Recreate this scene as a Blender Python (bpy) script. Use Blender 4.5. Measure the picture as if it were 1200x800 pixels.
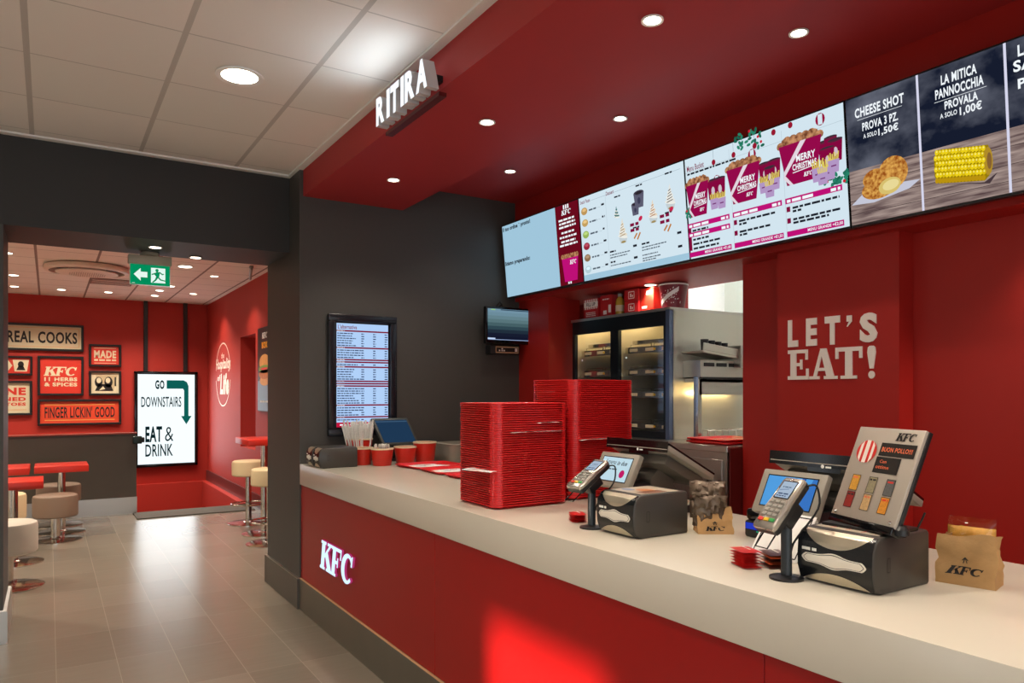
import bpy, bmesh, math, random
from mathutils import Vector, Matrix, noise

for _o in list(bpy.data.objects):
    bpy.data.objects.remove(_o)
SC = bpy.context.scene
COL = SC.collection
R = math.radians

# ------------------------------------------------------------------ camera, world, light, exposure
cam = bpy.data.cameras.new('camera')
co = bpy.data.objects.new('camera', cam)
COL.objects.link(co)
cam.sensor_width = 36.0
cam.lens = 861.0 / 1200.0 * 36.0
cam.shift_y = 0.05
cam.clip_start = 0.05
co.location = (0, 0, 1.53)
co.rotation_euler = (R(90), 0, -math.atan2(543.0, 861.0))
SC.camera = co
SC.view_settings.view_transform = 'Standard'
SC.view_settings.look = 'None'
SC.view_settings.exposure = 0.0
SC.view_settings.gamma = 1.0
SC.view_settings.use_curve_mapping = False
wd = bpy.data.worlds.new('world')
SC.world = wd
wd.use_nodes = True
wd.node_tree.nodes['Background'].inputs[0].default_value = (0.86, 0.93, 1.0, 1)
wd.node_tree.nodes['Background'].inputs[1].default_value = 2.2
sun = bpy.data.lights.new('sun', 'SUN')
so = bpy.data.objects.new('sun', sun)
COL.objects.link(so)
sun.energy = 15.0
sun.color = (1.0, 0.93, 0.82)
sun.angle = R(2.2)
SUN_EL = 15.0
so.rotation_euler = Vector((math.cos(R(SUN_EL)), 0, -math.sin(R(SUN_EL)))).to_track_quat('-Z', 'Y').to_euler()
# lamp powers (W)
P_MAIN, P_SOFFIT, P_DEEP, P_UNDER, P_FAR = 104, 34, 17, 38, 92
WARM = (1.0, 0.89, 0.75)

# ------------------------------------------------------------------ materials
def lin(c):
    out = []
    for v in c[:3]:
        v = v / 255.0
        out.append(v / 12.92 if v <= 0.04045 else ((v + 0.055) / 1.055) ** 2.4)
    return tuple(out) + (1.0,)
MC = {}
def M(name, c, rough=0.5, metal=0.0, spec=0.5, bump=0.0, scale=60.0, vary=0.0, aniso=None):
    if name in MC: return MC[name]
    m = bpy.data.materials.new(name); m.use_nodes = True
    nt = m.node_tree; b = nt.nodes['Principled BSDF']
    b.inputs['Base Color'].default_value = lin(c)
    b.inputs['Roughness'].default_value = rough
    b.inputs['Metallic'].default_value = metal
    b.inputs['Specular IOR Level'].default_value = spec
    if bump or vary:
        tc = nt.nodes.new('ShaderNodeTexCoord'); mp = nt.nodes.new('ShaderNodeMapping')
        nz = nt.nodes.new('ShaderNodeTexNoise'); nz.inputs['Scale'].default_value = scale
        nz.inputs['Detail'].default_value = 4
        nt.links.new(tc.outputs['Object'], mp.inputs[0]); nt.links.new(mp.outputs[0], nz.inputs['Vector'])
        if aniso: mp.inputs['Scale'].default_value = aniso
        if bump:
            bp = nt.nodes.new('ShaderNodeBump'); bp.inputs['Strength'].default_value = bump
            bp.inputs['Distance'].default_value = 0.004
            nt.links.new(nz.outputs['Fac'], bp.inputs['Height']); nt.links.new(bp.outputs[0], b.inputs['Normal'])
        if vary:
            mx = nt.nodes.new('ShaderNodeMix'); mx.data_type = 'RGBA'
            a = lin(c)
            mx.inputs['A'].default_value = tuple(x * (1 - vary) for x in a[:3]) + (1,)
            mx.inputs['B'].default_value = tuple(min(1, x * (1 + vary)) for x in a[:3]) + (1,)
            nt.links.new(nz.outputs['Fac'], mx.inputs['Factor']); nt.links.new(mx.outputs['Result'], b.inputs['Base Color'])
    MC[name] = m
    return m
def E(c, s=1.0):
    """light-giving surface (screens, lit signs, lamps)"""
    key = 'glow_%d_%d_%d_%.2f' % (c[0], c[1], c[2], s)
    if key in MC: return MC[key]
    m = bpy.data.materials.new(key); m.use_nodes = True
    nt = m.node_tree; nt.nodes.clear()
    e = nt.nodes.new('ShaderNodeEmission'); o = nt.nodes.new('ShaderNodeOutputMaterial')
    e.inputs[0].default_value = lin(c); e.inputs[1].default_value = s
    nt.links.new(e.outputs[0], o.inputs[0])
    MC[key] = m
    return m
def glass(name, tint=(255, 255, 255), refl=0.08, rough=0.03):
    if name in MC: return MC[name]
    m = bpy.data.materials.new(name); m.use_nodes = True
    nt = m.node_tree; nt.nodes.clear()
    t = nt.nodes.new('ShaderNodeBsdfTransparent'); t.inputs[0].default_value = lin(tint)
    g = nt.nodes.new('ShaderNodeBsdfGlossy'); g.inputs['Roughness'].default_value = rough
    lw = nt.nodes.new('ShaderNodeLayerWeight'); lw.inputs[0].default_value = 0.5
    pw = nt.nodes.new('ShaderNodeMath'); pw.operation = 'POWER'; pw.inputs[1].default_value = 4.0; nt.links.new(lw.outputs['Facing'], pw.inputs[0])
    f = nt.nodes.new('ShaderNodeMath'); f.operation = 'MULTIPLY_ADD'; f.inputs[1].default_value = 0.5; f.inputs[2].default_value = refl * 0.5; nt.links.new(pw.outputs[0], f.inputs[0])
    mx = nt.nodes.new('ShaderNodeMixShader'); o = nt.nodes.new('ShaderNodeOutputMaterial')
    nt.links.new(f.outputs[0], mx.inputs[0]); nt.links.new(t.outputs[0], mx.inputs[1]); nt.links.new(g.outputs[0], mx.inputs[2])
    nt.links.new(mx.outputs[0], o.inputs[0])
    MC[name] = m
    return m

RED = M('red_paint', (172, 30, 22), 0.38, bump=0.02, scale=40)
REDWALL = M('red_wall_paint', (165, 26, 17), 0.5, bump=0.02, scale=40)
REDSOF = M('red_ceiling_paint', (172, 42, 42), 0.55, bump=0.015, scale=50)
REDFAR = M('orange_red_wall_paint', (172, 38, 24), 0.62, bump=0.02, scale=40)
REDPANEL = M('red_laminate', (152, 10, 11), 0.32, spec=0.35)
DARK = M('dark_grey_paint', (70, 68, 64), 0.55, bump=0.03, scale=30, vary=0.06)
BEAMG = M('charcoal_paint', (44, 44, 43), 0.6, bump=0.03, scale=30)
BROWNW = M('dark_brown_panel', (74, 66, 56), 0.45, vary=0.08, scale=8)
PLINTH = M('dark_laminate_plinth', (92, 86, 74), 0.3, vary=0.15, scale=6)
BASEB = M('dark_wood_baseboard', (82, 78, 72), 0.4, vary=0.12, scale=30, aniso=(6, 6, 0.6))
CREAM = M('cream_solid_surface', (212, 204, 187), 0.22, spec=0.5, vary=0.02, scale=4)
STEEL = M('brushed_steel', (196, 192, 184), 0.32, 1.0, bump=0.03, scale=30, aniso=(1, 1, 30))
STEELS = M('polished_steel', (214, 210, 202), 0.14, 1.0)
STEELB = M('blue_grey_steel', (96, 112, 140), 0.3, 0.6)
STEELW = M('wall_steel', (200, 198, 182), 0.36, 0.6, bump=0.03, scale=20, aniso=(1, 1, 20))
BLACK = M('black_plastic', (26, 26, 27), 0.38)
BLACKG = M('gloss_black', (12, 12, 14), 0.12)
CHAR = M('charcoal_plastic', (62, 58, 53), 0.38, bump=0.04, scale=400)
GREYP = M('beige_grey_plastic', (150, 143, 130), 0.45, bump=0.03, scale=300)
GREYD = M('dim_grey_plastic', (98, 92, 82), 0.45)
SILV = M('silver_plastic', (188, 182, 172), 0.25, 0.7)
WHITE = M('white_matt', (236, 234, 228), 0.6)
WHITEP = M('white_paper', (240, 238, 234), 0.75)
TRAYR = M('red_tray_plastic', (214, 30, 32), 0.28)
CUPR = M('red_card', (200, 40, 24), 0.4)
BOXR = M('red_box_card', (186, 24, 30), 0.4)
KRAFT = M('kraft_paper', (188, 146, 94), 0.75, bump=0.6, scale=38, vary=0.12)
INK = M('black_ink', (24, 20, 18), 0.6)
OFFW = M('white_vinyl', (240, 232, 220), 0.55)
CREAMF = M('cream_fabric', (214, 190, 148), 0.7, bump=0.15, scale=200)
BROWNF = M('brown_leather', (128, 106, 88), 0.5, bump=0.05, scale=120)
WHITEF = M('white_leather', (200, 190, 174), 0.5, bump=0.05, scale=120)
REDTOP = M('red_table_laminate', (196, 44, 30), 0.3)
FOIL = M('dark_foil', (104, 88, 72), 0.3, 0.35, vary=0.6, scale=24)
GOLD = M('golden_snack', (206, 156, 70), 0.5, vary=0.35, scale=60)
GREEN = M('key_green', (40, 150, 70), 0.4)
YEL = M('key_yellow', (236, 190, 40), 0.4)
KRED = M('key_red', (214, 50, 40), 0.4)

def nodes(m):
    nt = m.node_tree
    return nt, nt.nodes, nt.links
def tile_material(name, base, alt, line, sx, sy, ox, oy, wx, wy, rough, vary, bump=0.4, streak=None):
    """rectangular grid of tiles, object coordinates; wx/wy = joint half widths (m)"""
    m = bpy.data.materials.new(name); m.use_nodes = True
    nt, N, L = nodes(m); b = N['Principled BSDF']
    tc = N.new('ShaderNodeTexCoord'); sp = N.new('ShaderNodeSeparateXYZ'); L.new(tc.outputs['Object'], sp.inputs[0])
    def math_(op, a, bb):
        n = N.new('ShaderNodeMath'); n.operation = op
        for i, v in enumerate((a, bb)):
            if v is None: continue
            if isinstance(v, (int, float)): n.inputs[i].default_value = v
            else: L.new(v, n.inputs[i])
        return n.outputs[0]
    ids = []; joint = []
    for ax, s, o, w in (('X', sx, ox, wx), ('Y', sy, oy, wy)):
        t = math_('DIVIDE', math_('SUBTRACT', sp.outputs[ax], o), s)
        fl = math_('FLOOR', t, None); fr = math_('SUBTRACT', t, fl)
        d = math_('MULTIPLY', math_('MINIMUM', fr, math_('SUBTRACT', 1.0, fr)), s)
        joint.append(math_('LESS_THAN', d, w)); ids.append(fl)
    jt = math_('MAXIMUM', joint[0], joint[1])
    cb = N.new('ShaderNodeCombineXYZ'); L.new(ids[0], cb.inputs[0]); L.new(ids[1], cb.inputs[1])
    wn = N.new('ShaderNodeTexWhiteNoise'); wn.noise_dimensions = '2D'; L.new(cb.outputs[0], wn.inputs['Vector'])
    mx = N.new('ShaderNodeMix'); mx.data_type = 'RGBA'
    mx.inputs['A'].default_value = lin(base); mx.inputs['B'].default_value = lin(alt)
    if streak:
        mp = N.new('ShaderNodeMapping'); mp.inputs['Scale'].default_value = streak
        nz = N.new('ShaderNodeTexNoise'); nz.inputs['Scale'].default_value = 6; nz.inputs['Detail'].default_value = 5
        L.new(tc.outputs['Object'], mp.inputs[0]); L.new(mp.outputs[0], nz.inputs['Vector'])
        fac = math_('ADD', math_('MULTIPLY', wn.outputs['Value'], vary), math_('MULTIPLY', nz.outputs['Fac'], 1 - vary))
    else:
        fac = math_('MULTIPLY', wn.outputs['Value'], vary)
    L.new(fac, mx.inputs['Factor'])
    m2 = N.new('ShaderNodeMix'); m2.data_type = 'RGBA'
    L.new(jt, m2.inputs['Factor']); L.new(mx.outputs['Result'], m2.inputs['A']); m2.inputs['B'].default_value = lin(line)
    L.new(m2.outputs['Result'], b.inputs['Base Color'])
    b.inputs['Roughness'].default_value = rough
    bp = N.new('ShaderNodeBump'); bp.inputs['Strength'].default_value = bump; bp.inputs['Distance'].default_value = 0.003
    L.new(math_('SUBTRACT', 1.0, jt), bp.inputs['Height']); L.new(bp.outputs[0], b.inputs['Normal'])
    return m
FLOORM = tile_material('brown_stone_tile', (114, 105, 92), (134, 124, 110), (150, 139, 123), 0.2958, 0.6105, 0.035, 6.0, 0.0016, 0.0014, 0.25, 0.5, 0.2, (0.6, 5, 1))
CEILM = tile_material('white_ceiling_tile', (238, 231, 222), (228, 226, 216), (196, 190, 181), 0.6, 0.6, -0.087, 4.115, 0.013, 0.004, 0.8, 0.6, 0.5)
CEILF = tile_material('far_ceiling_tile', (238, 226, 214), (232, 220, 206), (140, 120, 108), 0.6, 0.6, -0.12, 9.4, 0.013, 0.006, 0.8, 0.6, 0.5)

def screen_noise(name, c0, c1, scale, stretch, lo=0.35, hi=0.7):
    m = bpy.data.materials.new(name); m.use_nodes = True
    nt, N, L = nodes(m); N.clear()
    tc = N.new('ShaderNodeTexCoord'); mp = N.new('ShaderNodeMapping'); mp.inputs['Scale'].default_value = stretch
    nz = N.new('ShaderNodeTexNoise'); nz.inputs['Scale'].default_value = scale; nz.inputs['Detail'].default_value = 5
    cr = N.new('ShaderNodeValToRGB'); cr.color_ramp.elements[0].position = lo; cr.color_ramp.elements[1].position = hi
    cr.color_ramp.elements[0].color = lin(c0); cr.color_ramp.elements[1].color = lin(c1)
    e = N.new('ShaderNodeEmission'); o = N.new('ShaderNodeOutputMaterial')
    L.new(tc.outputs['Object'], mp.inputs[0]); L.new(mp.outputs[0], nz.inputs['Vector']); L.new(nz.outputs['Fac'], cr.inputs[0])
    L.new(cr.outputs[0], e.inputs[0]); L.new(e.outputs[0], o.inputs[0])
    return m
SMOKE = screen_noise('screen_slate', (22, 28, 46), (112, 116, 130), 4.0, (1, 1, 1.4), 0.42, 0.75)
WOODS = screen_noise('screen_wood', (84, 64, 66), (176, 156, 148), 5.0, (1, 1.2, 14), 0.3, 0.7)
CRUST = screen_noise('screen_crust', (150, 78, 24), (226, 170, 84), 60.0, (1, 1, 1), 0.35, 0.65)
CHICK = screen_noise('screen_chicken', (110, 62, 40), (206, 148, 104), 45.0, (1, 1, 1), 0.35, 0.65)

# ------------------------------------------------------------------ text as polygons (cached)
_TC = {}
def text2d(s, bold=0.0):
    k = (s, bold)
    if k in _TC: return _TC[k]
    cu = bpy.data.curves.new('t', 'FONT'); cu.body = s; cu.size = 1.0; cu.offset = bold; cu.resolution_u = 3
    cu.space_character = 1.0 + bold * 3
    ob = bpy.data.objects.new('t', cu); COL.objects.link(ob)
    dg = bpy.context.evaluated_depsgraph_get(); dg.update()
    me = bpy.data.meshes.new_from_object(ob.evaluated_get(dg))
    vs = [(v.co.x, v.co.y) for v in me.vertices]; fs = [tuple(p.vertices) for p in me.polygons]
    bpy.data.objects.remove(ob); bpy.data.curves.remove(cu); bpy.data.meshes.remove(me)
    if vs:
        x0 = min(v[0] for v in vs); x1 = max(v[0] for v in vs); y0 = min(v[1] for v in vs); y1 = max(v[1] for v in vs)
        vs = [((x - x0) / max(1e-6, x1 - x0), (y - y0) / max(1e-6, y1 - y0)) for x, y in vs]
    _TC[k] = (vs, fs)
    return _TC[k]
def arc(cx, cy, rx, ry, a0, a1, n):
    return [(cx + rx * math.cos(R(a0 + (a1 - a0) * i / n)), cy + ry * math.sin(R(a0 + (a1 - a0) * i / n))) for i in range(n + 1)]
def rc(a, b, c, d): return [(a, b), (c, b), (c, d), (a, d)]
SLAB = {
 'E': [rc(.12, 0, .38, 1), rc(0, .88, .9, 1), rc(.8, .66, .9, .89), rc(.37, .45, .62, .56), rc(.56, .34, .66, .67), rc(0, 0, .94, .12), rc(.83, .11, .94, .36)],
 'A': [[(.12, .05), (.25, .05), (.52, .95), (.40, .95)], [(.40, 1), (.64, 1), (.95, .05), (.66, .05)], rc(.24, .27, .76, .37), rc(-.02, 0, .38, .1), rc(.55, 0, 1.06, .1)],
 'T': [rc(.37, 0, .63, 1), rc(0, .87, 1, 1), rc(0, .64, .11, .88), rc(.89, .64, 1, .88), rc(.2, 0, .8, .1)],
 'K': [rc(.08, 0, .38, 1), rc(0, 0, .46, .1), rc(0, .9, .46, 1), [(.33, .36), (.33, .52), (.74, .92), (.9, .92)], [(.40, .56), (.62, .70), (1.04, .08), (.68, .08)], rc(.58, .9, 1.02, 1), rc(.58, 0, 1.1, .1)],
 'F': [rc(.08, 0, .40, 1), rc(0, 0, .5, .1), rc(0, .88, .95, 1), rc(.84, .64, .95, .89), rc(.35, .44, .64, .56), rc(.58, .34, .67, .67)],
 'C': [],
 '!': [[(.3, .3), (.7, .3), (.95, .8), (.88, .95), (.7, 1), (.3, 1), (.12, .95), (.05, .8)], arc(.5, .11, .33, .12, 0, 348, 14)],
}
_o = arc(.5, .5, .5, .5, 42, 318, 22); _i = arc(.56, .5, .27, .37, 42, 318, 22)
for _k in range(22):
    SLAB['C'].append([_o[_k], _o[_k + 1], _i[_k + 1], _i[_k]])
SLAB['C'].append([(.78, .62), (.9, .62), (.92, .98), (.82, .95)])

# ------------------------------------------------------------------ mesh builder
class Fr:
    """drawing frame on a surface: x right, y up, n towards the viewer"""
    def __init__(s, o, ux, uy, n=None):
        s.o = Vector(o); s.ux = Vector(ux); s.uy = Vector(uy); s.n = Vector(n) if n is not None else s.ux.cross(s.uy)
    def p(s, x, y, d=0.0): return s.o + s.ux * x + s.uy * y + s.n * d
def FX(x, y_left, z0): return Fr((x, y_left, z0), (0, -1, 0), (0, 0, 1), (-1, 0, 0))     # faces -X (towards the room)
def FY(x_left, y, z0): return Fr((x_left, y, z0), (1, 0, 0), (0, 0, 1), (0, -1, 0))      # faces -Y

class B:
    def __init__(s): s.v = []; s.f = []; s.m = []; s.mats = []; s.fr = None; s.dd = 0.0004
    def mi(s, m):
        if m not in s.mats: s.mats.append(m)
        return s.mats.index(m)
    def raw(s, vs, fs, mat):
        k = len(s.v); i = s.mi(mat)
        s.v += [tuple(v) for v in vs]
        for f in fs: s.f.append([a + k for a in f]); s.m.append(i)
        return s
    def box(s, x0, y0, z0, x1, y1, z1, mat):
        x0, x1 = min(x0, x1), max(x0, x1); y0, y1 = min(y0, y1), max(y0, y1); z0, z1 = min(z0, z1), max(z0, z1)
        vs = [(x0, y0, z0), (x1, y0, z0), (x1, y1, z0), (x0, y1, z0), (x0, y0, z1), (x1, y0, z1), (x1, y1, z1), (x0, y1, z1)]
        return s.raw(vs, [(0, 3, 2, 1), (4, 5, 6, 7), (0, 1, 5, 4), (1, 2, 6, 5), (2, 3, 7, 6), (3, 0, 4, 7)], mat)
    def bm(s, bm, mat, mx=None):
        bm.verts.ensure_lookup_table(); bm.verts.index_update()
        vs = [(mx @ v.co if mx else v.co.copy()) for v in bm.verts]
        fs = [[v.index for v in f.verts] for f in bm.faces]
        bm.free()
        return s.raw(vs, fs, mat)
    def rbox(s, x0, y0, z0, x1, y1, z1, mat, r=0.01, seg=3, mx=None):
        bm = bmesh.new(); bmesh.ops.create_cube(bm, size=1.0)
        for v in bm.verts:
            v.co = Vector(((x0 + x1) / 2 + v.co.x * (x1 - x0), (y0 + y1) / 2 + v.co.y * (y1 - y0), (z0 + z1) / 2 + v.co.z * (z1 - z0)))
        bmesh.ops.bevel(bm, geom=list(bm.edges), offset=r, segments=seg, affect='EDGES', profile=0.5)
        return s.bm(bm, mat, mx)
    def loft(s, rings, mat, cap0=True, cap1=True, close=True):
        n = len(rings[0]); vs = [p for r in rings for p in r]; fs = []
        for i in range(len(rings) - 1):
            for j in range(n if close else n - 1):
                k = (j + 1) % n
                fs.append((i * n + j, i * n + k, (i + 1) * n + k, (i + 1) * n + j))
        if cap0: fs.append(tuple(range(n - 1, -1, -1)))
        if cap1: fs.append(tuple((len(rings) - 1) * n + j for j in range(n)))
        return s.raw(vs, fs, mat)
    def lathe(s, prof, c, mat, seg=28, cap0=True, cap1=True):
        rings = [[(c[0] + r * math.cos(2 * math.pi * j / seg), c[1] + r * math.sin(2 * math.pi * j / seg), c[2] + z) for j in range(seg)] for r, z in prof]
        return s.loft(rings, mat, cap0, cap1)
    def tube(s, pts, r, mat, seg=8, closed=False):
        pts = [Vector(p) for p in pts]; rings = []; n = len(pts); up = None
        for i, p in enumerate(pts):
            a = pts[i - 1] if (i or closed) else p; b = pts[(i + 1) % n] if (i < n - 1 or closed) else p
            t = (b - a).normalized()
            if up is None:
                up = Vector((0, 0, 1)) if abs(t.z) < 0.9 else Vector((1, 0, 0))
            side = t.cross(up).normalized(); up = side.cross(t).normalized()
            rings.append([p + (side * math.cos(2 * math.pi * j / seg) + up * math.sin(2 * math.pi * j / seg)) * r for j in range(seg)])
        if closed: rings.append(rings[0])
        return s.loft(rings, mat, not closed, not closed)
    # --- drawing on a frame
    def on(s, fr, d=0.0005, dd=0.0004): s.fr = fr; s.d = d; s.dd = dd; return s
    def lay(s, k=1): s.d += s.dd * k; return s
    def poly(s, pts, mat):
        return s.raw([s.fr.p(x, y, s.d) for x, y in pts], [tuple(range(len(pts)))], mat)
    def rect(s, x0, y0, x1, y1, mat): return s.poly(rc(x0, y0, x1, y1), mat)
    def ell(s, cx, cy, rx, ry, mat, n=16, rot=0):
        c, q = math.cos(R(rot)), math.sin(R(rot)); pts = []
        for i in range(n):
            a = 2 * math.pi * i / n; x, y = rx * math.cos(a), ry * math.sin(a)
            pts.append((cx + x * c - y * q, cy + x * q + y * c))
        return s.poly(pts, mat)
    def line(s, pts, w, mat):
        for (xa, ya), (xb, yb) in zip(pts, pts[1:]):
            l = math.hypot(xb - xa, yb - ya) or 1; nx, ny = -(yb - ya) / l * w / 2, (xb - xa) / l * w / 2
            s.poly([(xa - nx, ya - ny), (xb - nx, yb - ny), (xb + nx, yb + ny), (xa + nx, ya + ny)], mat)
        return s
    def txt(s, t, x, y, w, h, mat, bold=0.02, shear=0.0, depth=0.0, side=None):
        vs, fs = text2d(t, bold)
        P = [(x + a * w + shear * b * h, y + b * h) for a, b in vs]
        return s._ex(P, fs, mat, depth, side)
    def _ex(s, P, fs, mat, depth, side):
        if not depth:
            return s.raw([s.fr.p(a, b, s.d) for a, b in P], fs, mat)
        s.raw([s.fr.p(a, b, s.d + depth) for a, b in P], fs, mat)
        ec = {}
        for f in fs:
            for i in range(len(f)):
                e = (f[i], f[(i + 1) % len(f)]); k = tuple(sorted(e)); ec.setdefault(k, []).append(e)
        vs = [s.fr.p(a, b, s.d) for a, b in P] + [s.fr.p(a, b, s.d + depth) for a, b in P]; n = len(P)
        s.raw(vs, [(e[0][0], e[0][1], e[0][1] + n, e[0][0] + n) for e in ec.values() if len(e) == 1], side or mat)
        return s
    def slab(s, t, x, y, w, h, mat, shear=0.0, gap=0.1, depth=0.0, side=None, ws=None):
        ws = ws or [(.42 if ch == '!' else 1.0) for ch in t]
        tot = sum(ws) + gap * (len(t) - 1); px = x
        for ch, cw in zip(t, ws):
            gw = cw / tot * w
            d0 = s.d
            for q_, pl in enumerate(SLAB[ch]):
                s.d = d0 + 0.00006 * q_
                P = [(px + a * gw + shear * b * h, y + b * h) for a, b in pl]
                s._ex(P, [tuple(range(len(P)))], mat, depth, side)
            s.d = d0
            px += gw + gap / tot * w
        return s
    def ticks(s, x, y, w, h, mat, seed=0):
        """a line of print too small to read"""
        rnd = random.Random(seed); cx = x
        while cx < x + w - h * 0.3:
            ww = min(rnd.uniform(1.0, 3.4) * h, x + w - cx)
            s.rect(cx, y, cx + ww, y + h * 0.8, mat); cx += ww + h * 0.5
        return s
    def build(s, name, parent=None, origin=None, smooth=30):
        me = bpy.data.meshes.new(name)
        off = Vector((0, 0, 0))
        if parent is not None:
            p = parent
            while p is not None: off += p.location; p = p.parent
            loc = Vector((0, 0, 0))
        elif origin is not None:
            off = Vector(origin); loc = off
        else:
            xs = [v[0] for v in s.v]; ys = [v[1] for v in s.v]; zs = [v[2] for v in s.v]
            off = Vector(((min(xs) + max(xs)) / 2, (min(ys) + max(ys)) / 2, min(zs))); loc = off
        me.from_pydata([tuple(Vector(v) - off) for v in s.v], [], s.f)
        for m in s.mats: me.materials.append(m)
        me.polygons.foreach_set('material_index', s.m)
        if smooth:
            me.polygons.foreach_set('use_smooth', [True] * len(me.polygons))
            me.set_sharp_from_angle(angle=R(smooth))
        me.update()
        o = bpy.data.objects.new(name, me); COL.objects.link(o); o.location = loc
        if parent is not None: o.parent = parent
        return o
def tag(o, label, cat, group=None):
    o['label'] = label; o['category'] = cat
    if group: o['group'] = group
    return o
def thing(name, label, cat, loc=(0, 0, 0), group=None):
    o = bpy.data.objects.new(name, None); COL.objects.link(o); o.location = loc; o.empty_display_size = 0.05
    return tag(o, label, cat, group)
def struct(name, b, origin=(0, 0, 0), parent=None):
    o = b.build(name, parent, None if parent else origin)
    if parent is None: o['kind'] = 'structure'
    return o
def dup(root, loc, rz=0.0, label=None):
    r = root.copy(); COL.objects.link(r); r.location = loc; r.rotation_euler = (0, 0, rz)
    if label: r['label'] = label
    for ch in list(root.children):
        c = ch.copy(); COL.objects.link(c); c.parent = r
        for g in list(ch.children):
            d = g.copy(); COL.objects.link(d); d.parent = c
    return r
def rrect(w, d, r, z, cx=0, cy=0, seg=4, zf=None):
    pts = []
    for q, (sx, sy) in enumerate(((1, 1), (-1, 1), (-1, -1), (1, -1))):
        for i in range(seg + 1):
            a = R(90 * q + 90 * i / seg)
            pts.append((cx + sx * (w / 2 - r) + r * math.cos(a), cy + sy * (d / 2 - r) + r * math.sin(a), (zf if zf is not None and 0 < i < seg else z)))
    return pts

# ================================================================== SETTING
CZ = 3.12
b = B().box(-5, -3.2, -0.1, 7, 10.42, 0, FLOORM).box(-5, 10.42, -0.1, 0.945, 13.9, 0, FLOORM); struct('floor', b)
b = B().box(-4, -3, CZ, 1.528, 5.46, CZ + 0.1, CEILM); struct('ceiling', b)
b = B().box(-4, 5.405, CZ - 0.012, 1.528, 5.455, CZ - 0.0005, WHITE).box(1.478, -3, CZ - 0.012, 1.528, 5.405, CZ - 0.0005, WHITE); struct('trim_1', b)
b = B().box(-4, 6.1, 3.07, 2.4, 13.8, 3.17, CEILF); struct('ceiling_far', b)
b = B().box(-4, 5.46, 2.56, 1.503, 6.1, 3.3, BEAMG); struct('beam', b)
b = B().box(1.503, 5.2, 0, 1.9, 6.1, 3.3, DARK); struct('column', b)
b = B().box(-0.75, 5.46, 0, -0.235, 6.1, 2.56, DARK); struct('column_left', b)
b = B().box(-0.77, 5.44, 0, -0.218, 6.12, 0.2, WHITE); b.box(-0.76, 5.435, 0.0, -0.213, 6.125, 0.195, STEEL); struct('baseboard_left', b)
b = B().box(1.485, 5.2, 0, 1.503, 6.12, 0.213, BASEB).box(1.485, 6.1, 0, 1.9, 6.12, 0.213, BASEB)
b.box(1.486, 5.2, 0.213, 1.503, 6.12, 0.218, STEEL); struct('baseboard_column', b)
b = B().box(1.9, 5.2, 0, 3.55, 5.4, 3.3, DARK); struct('wall_end', b)
# dropped red ceiling over the counter, deep ceiling and header
b = B().box(1.528, -3, 2.924, 2.29, 5.2, 3.3, REDSOF); struct('soffit', b)
b = B().box(2.29, -3, 3.116, 3.31, 5.2, 3.3, REDSOF); struct('ceiling_counter', b)
b = B().box(3.31, -3, 2.29, 3.97, 5.2, 3.3, REDWALL); struct('wall_header', b)
b = B().box(3.5, -3, 0, 3.66, 2.97, 2.29, REDWALL); struct('wall_back', b)
b = B().box(3.38, 1.95, 0, 3.5, 2.63, 2.29, REDWALL); struct('wall_panel', b)
b = B().box(3.35, 4.77, 0, 3.52, 5.2, 2.29, REDWALL).box(3.52, 4.82, 0, 3.7, 5.2, 2.29, REDWALL); struct('column_red', b)
b = B().box(3.9, 3.87, 2.10, 3.97, 5.2, 2.29, REDWALL); struct('wall_opening', b)
# kitchen beyond the opening
KW = M('white_kitchen_wall', (238, 238, 230), 0.5); KG = M('pale_green_kitchen_wall', (196, 200, 184), 0.5)
b = B().box(6.0, 1.0, 0, 6.1, 7, 3.3, KW).box(5.85, 1.0, 0, 6.0, 5.2, 3.3, KG); struct('wall_kitchen', b)
b = B().box(3.66, 7, 0, 6.1, 7.1, 3.3, KW).box(3.66, 5.2, 0, 3.97, 7, 3.3, KW).box(3.66, 0.9, 0, 6.1, 1.0, 3.3, KW); struct('wall_kitchen_side', b)
b = B().box(3.97, 1.0, 3.2, 6.1, 7.1, 3.3, KW); struct('ceiling_kitchen', b)
# unseen room walls: left door opening shaped for the sun patch, rear windows for fill
CRW = M('cream_bounce_paint', (226, 218, 204), 0.6)  # unseen walls kept pale to bounce light into both rooms
b = B().box(-4.1, 2.55, 0, -4, 5.6, 3.3, CRW).box(-4.1, -3.1, 0, -4, 1.83, 3.3, CRW).box(-4.1, 1.83, 2.10, -4, 2.55, 3.3, CRW); struct('wall_left', b)
b = B().box(-4.1, -3.1, 0, -3.6, -3, 3.3, CRW).box(1.6, -3.1, 0, 3.66, -3, 3.3, CRW).box(-3.6, -3.1, 2.7, 1.6, -3, 3.3, CRW).box(-3.6, -3.1, 0, 1.6, -3, 0.3, CRW); struct('wall_rear', b)
# far room
b = B().box(-4.1, 13.75, 0, 2.5, 13.9, 3.3, REDFAR).box(-4.1, 13.75, -2.5, 2.5, 13.9, 0, REDFAR); struct('wall_far', b)
b = B().box(2.36, 11.15, 0, 2.5, 13.9, 3.3, REDFAR).box(2.36, 6.1, 0, 2.5, 10.22, 3.3, REDFAR).box(2.36, 10.22, 2.335, 2.5, 11.15, 3.3, REDFAR).box(2.36, 10.22, 0, 2.5, 11.15, 0.75, REDFAR)
b.box(2.5, 11.15, 0.7, 2.95, 11.25, 2.45, REDFAR).box(2.5, 10.12, 0.7, 2.95, 10.22, 2.45, REDFAR).box(2.5, 10.22, 2.335, 2.95, 11.15, 2.45, REDFAR).box(2.5, 10.22, 0.65, 2.95, 11.15, 0.75, REDFAR).box(2.95, 10.12, 1.2, 3.05, 11.25, 2.45, REDFAR)
struct('wall_right', b)
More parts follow.
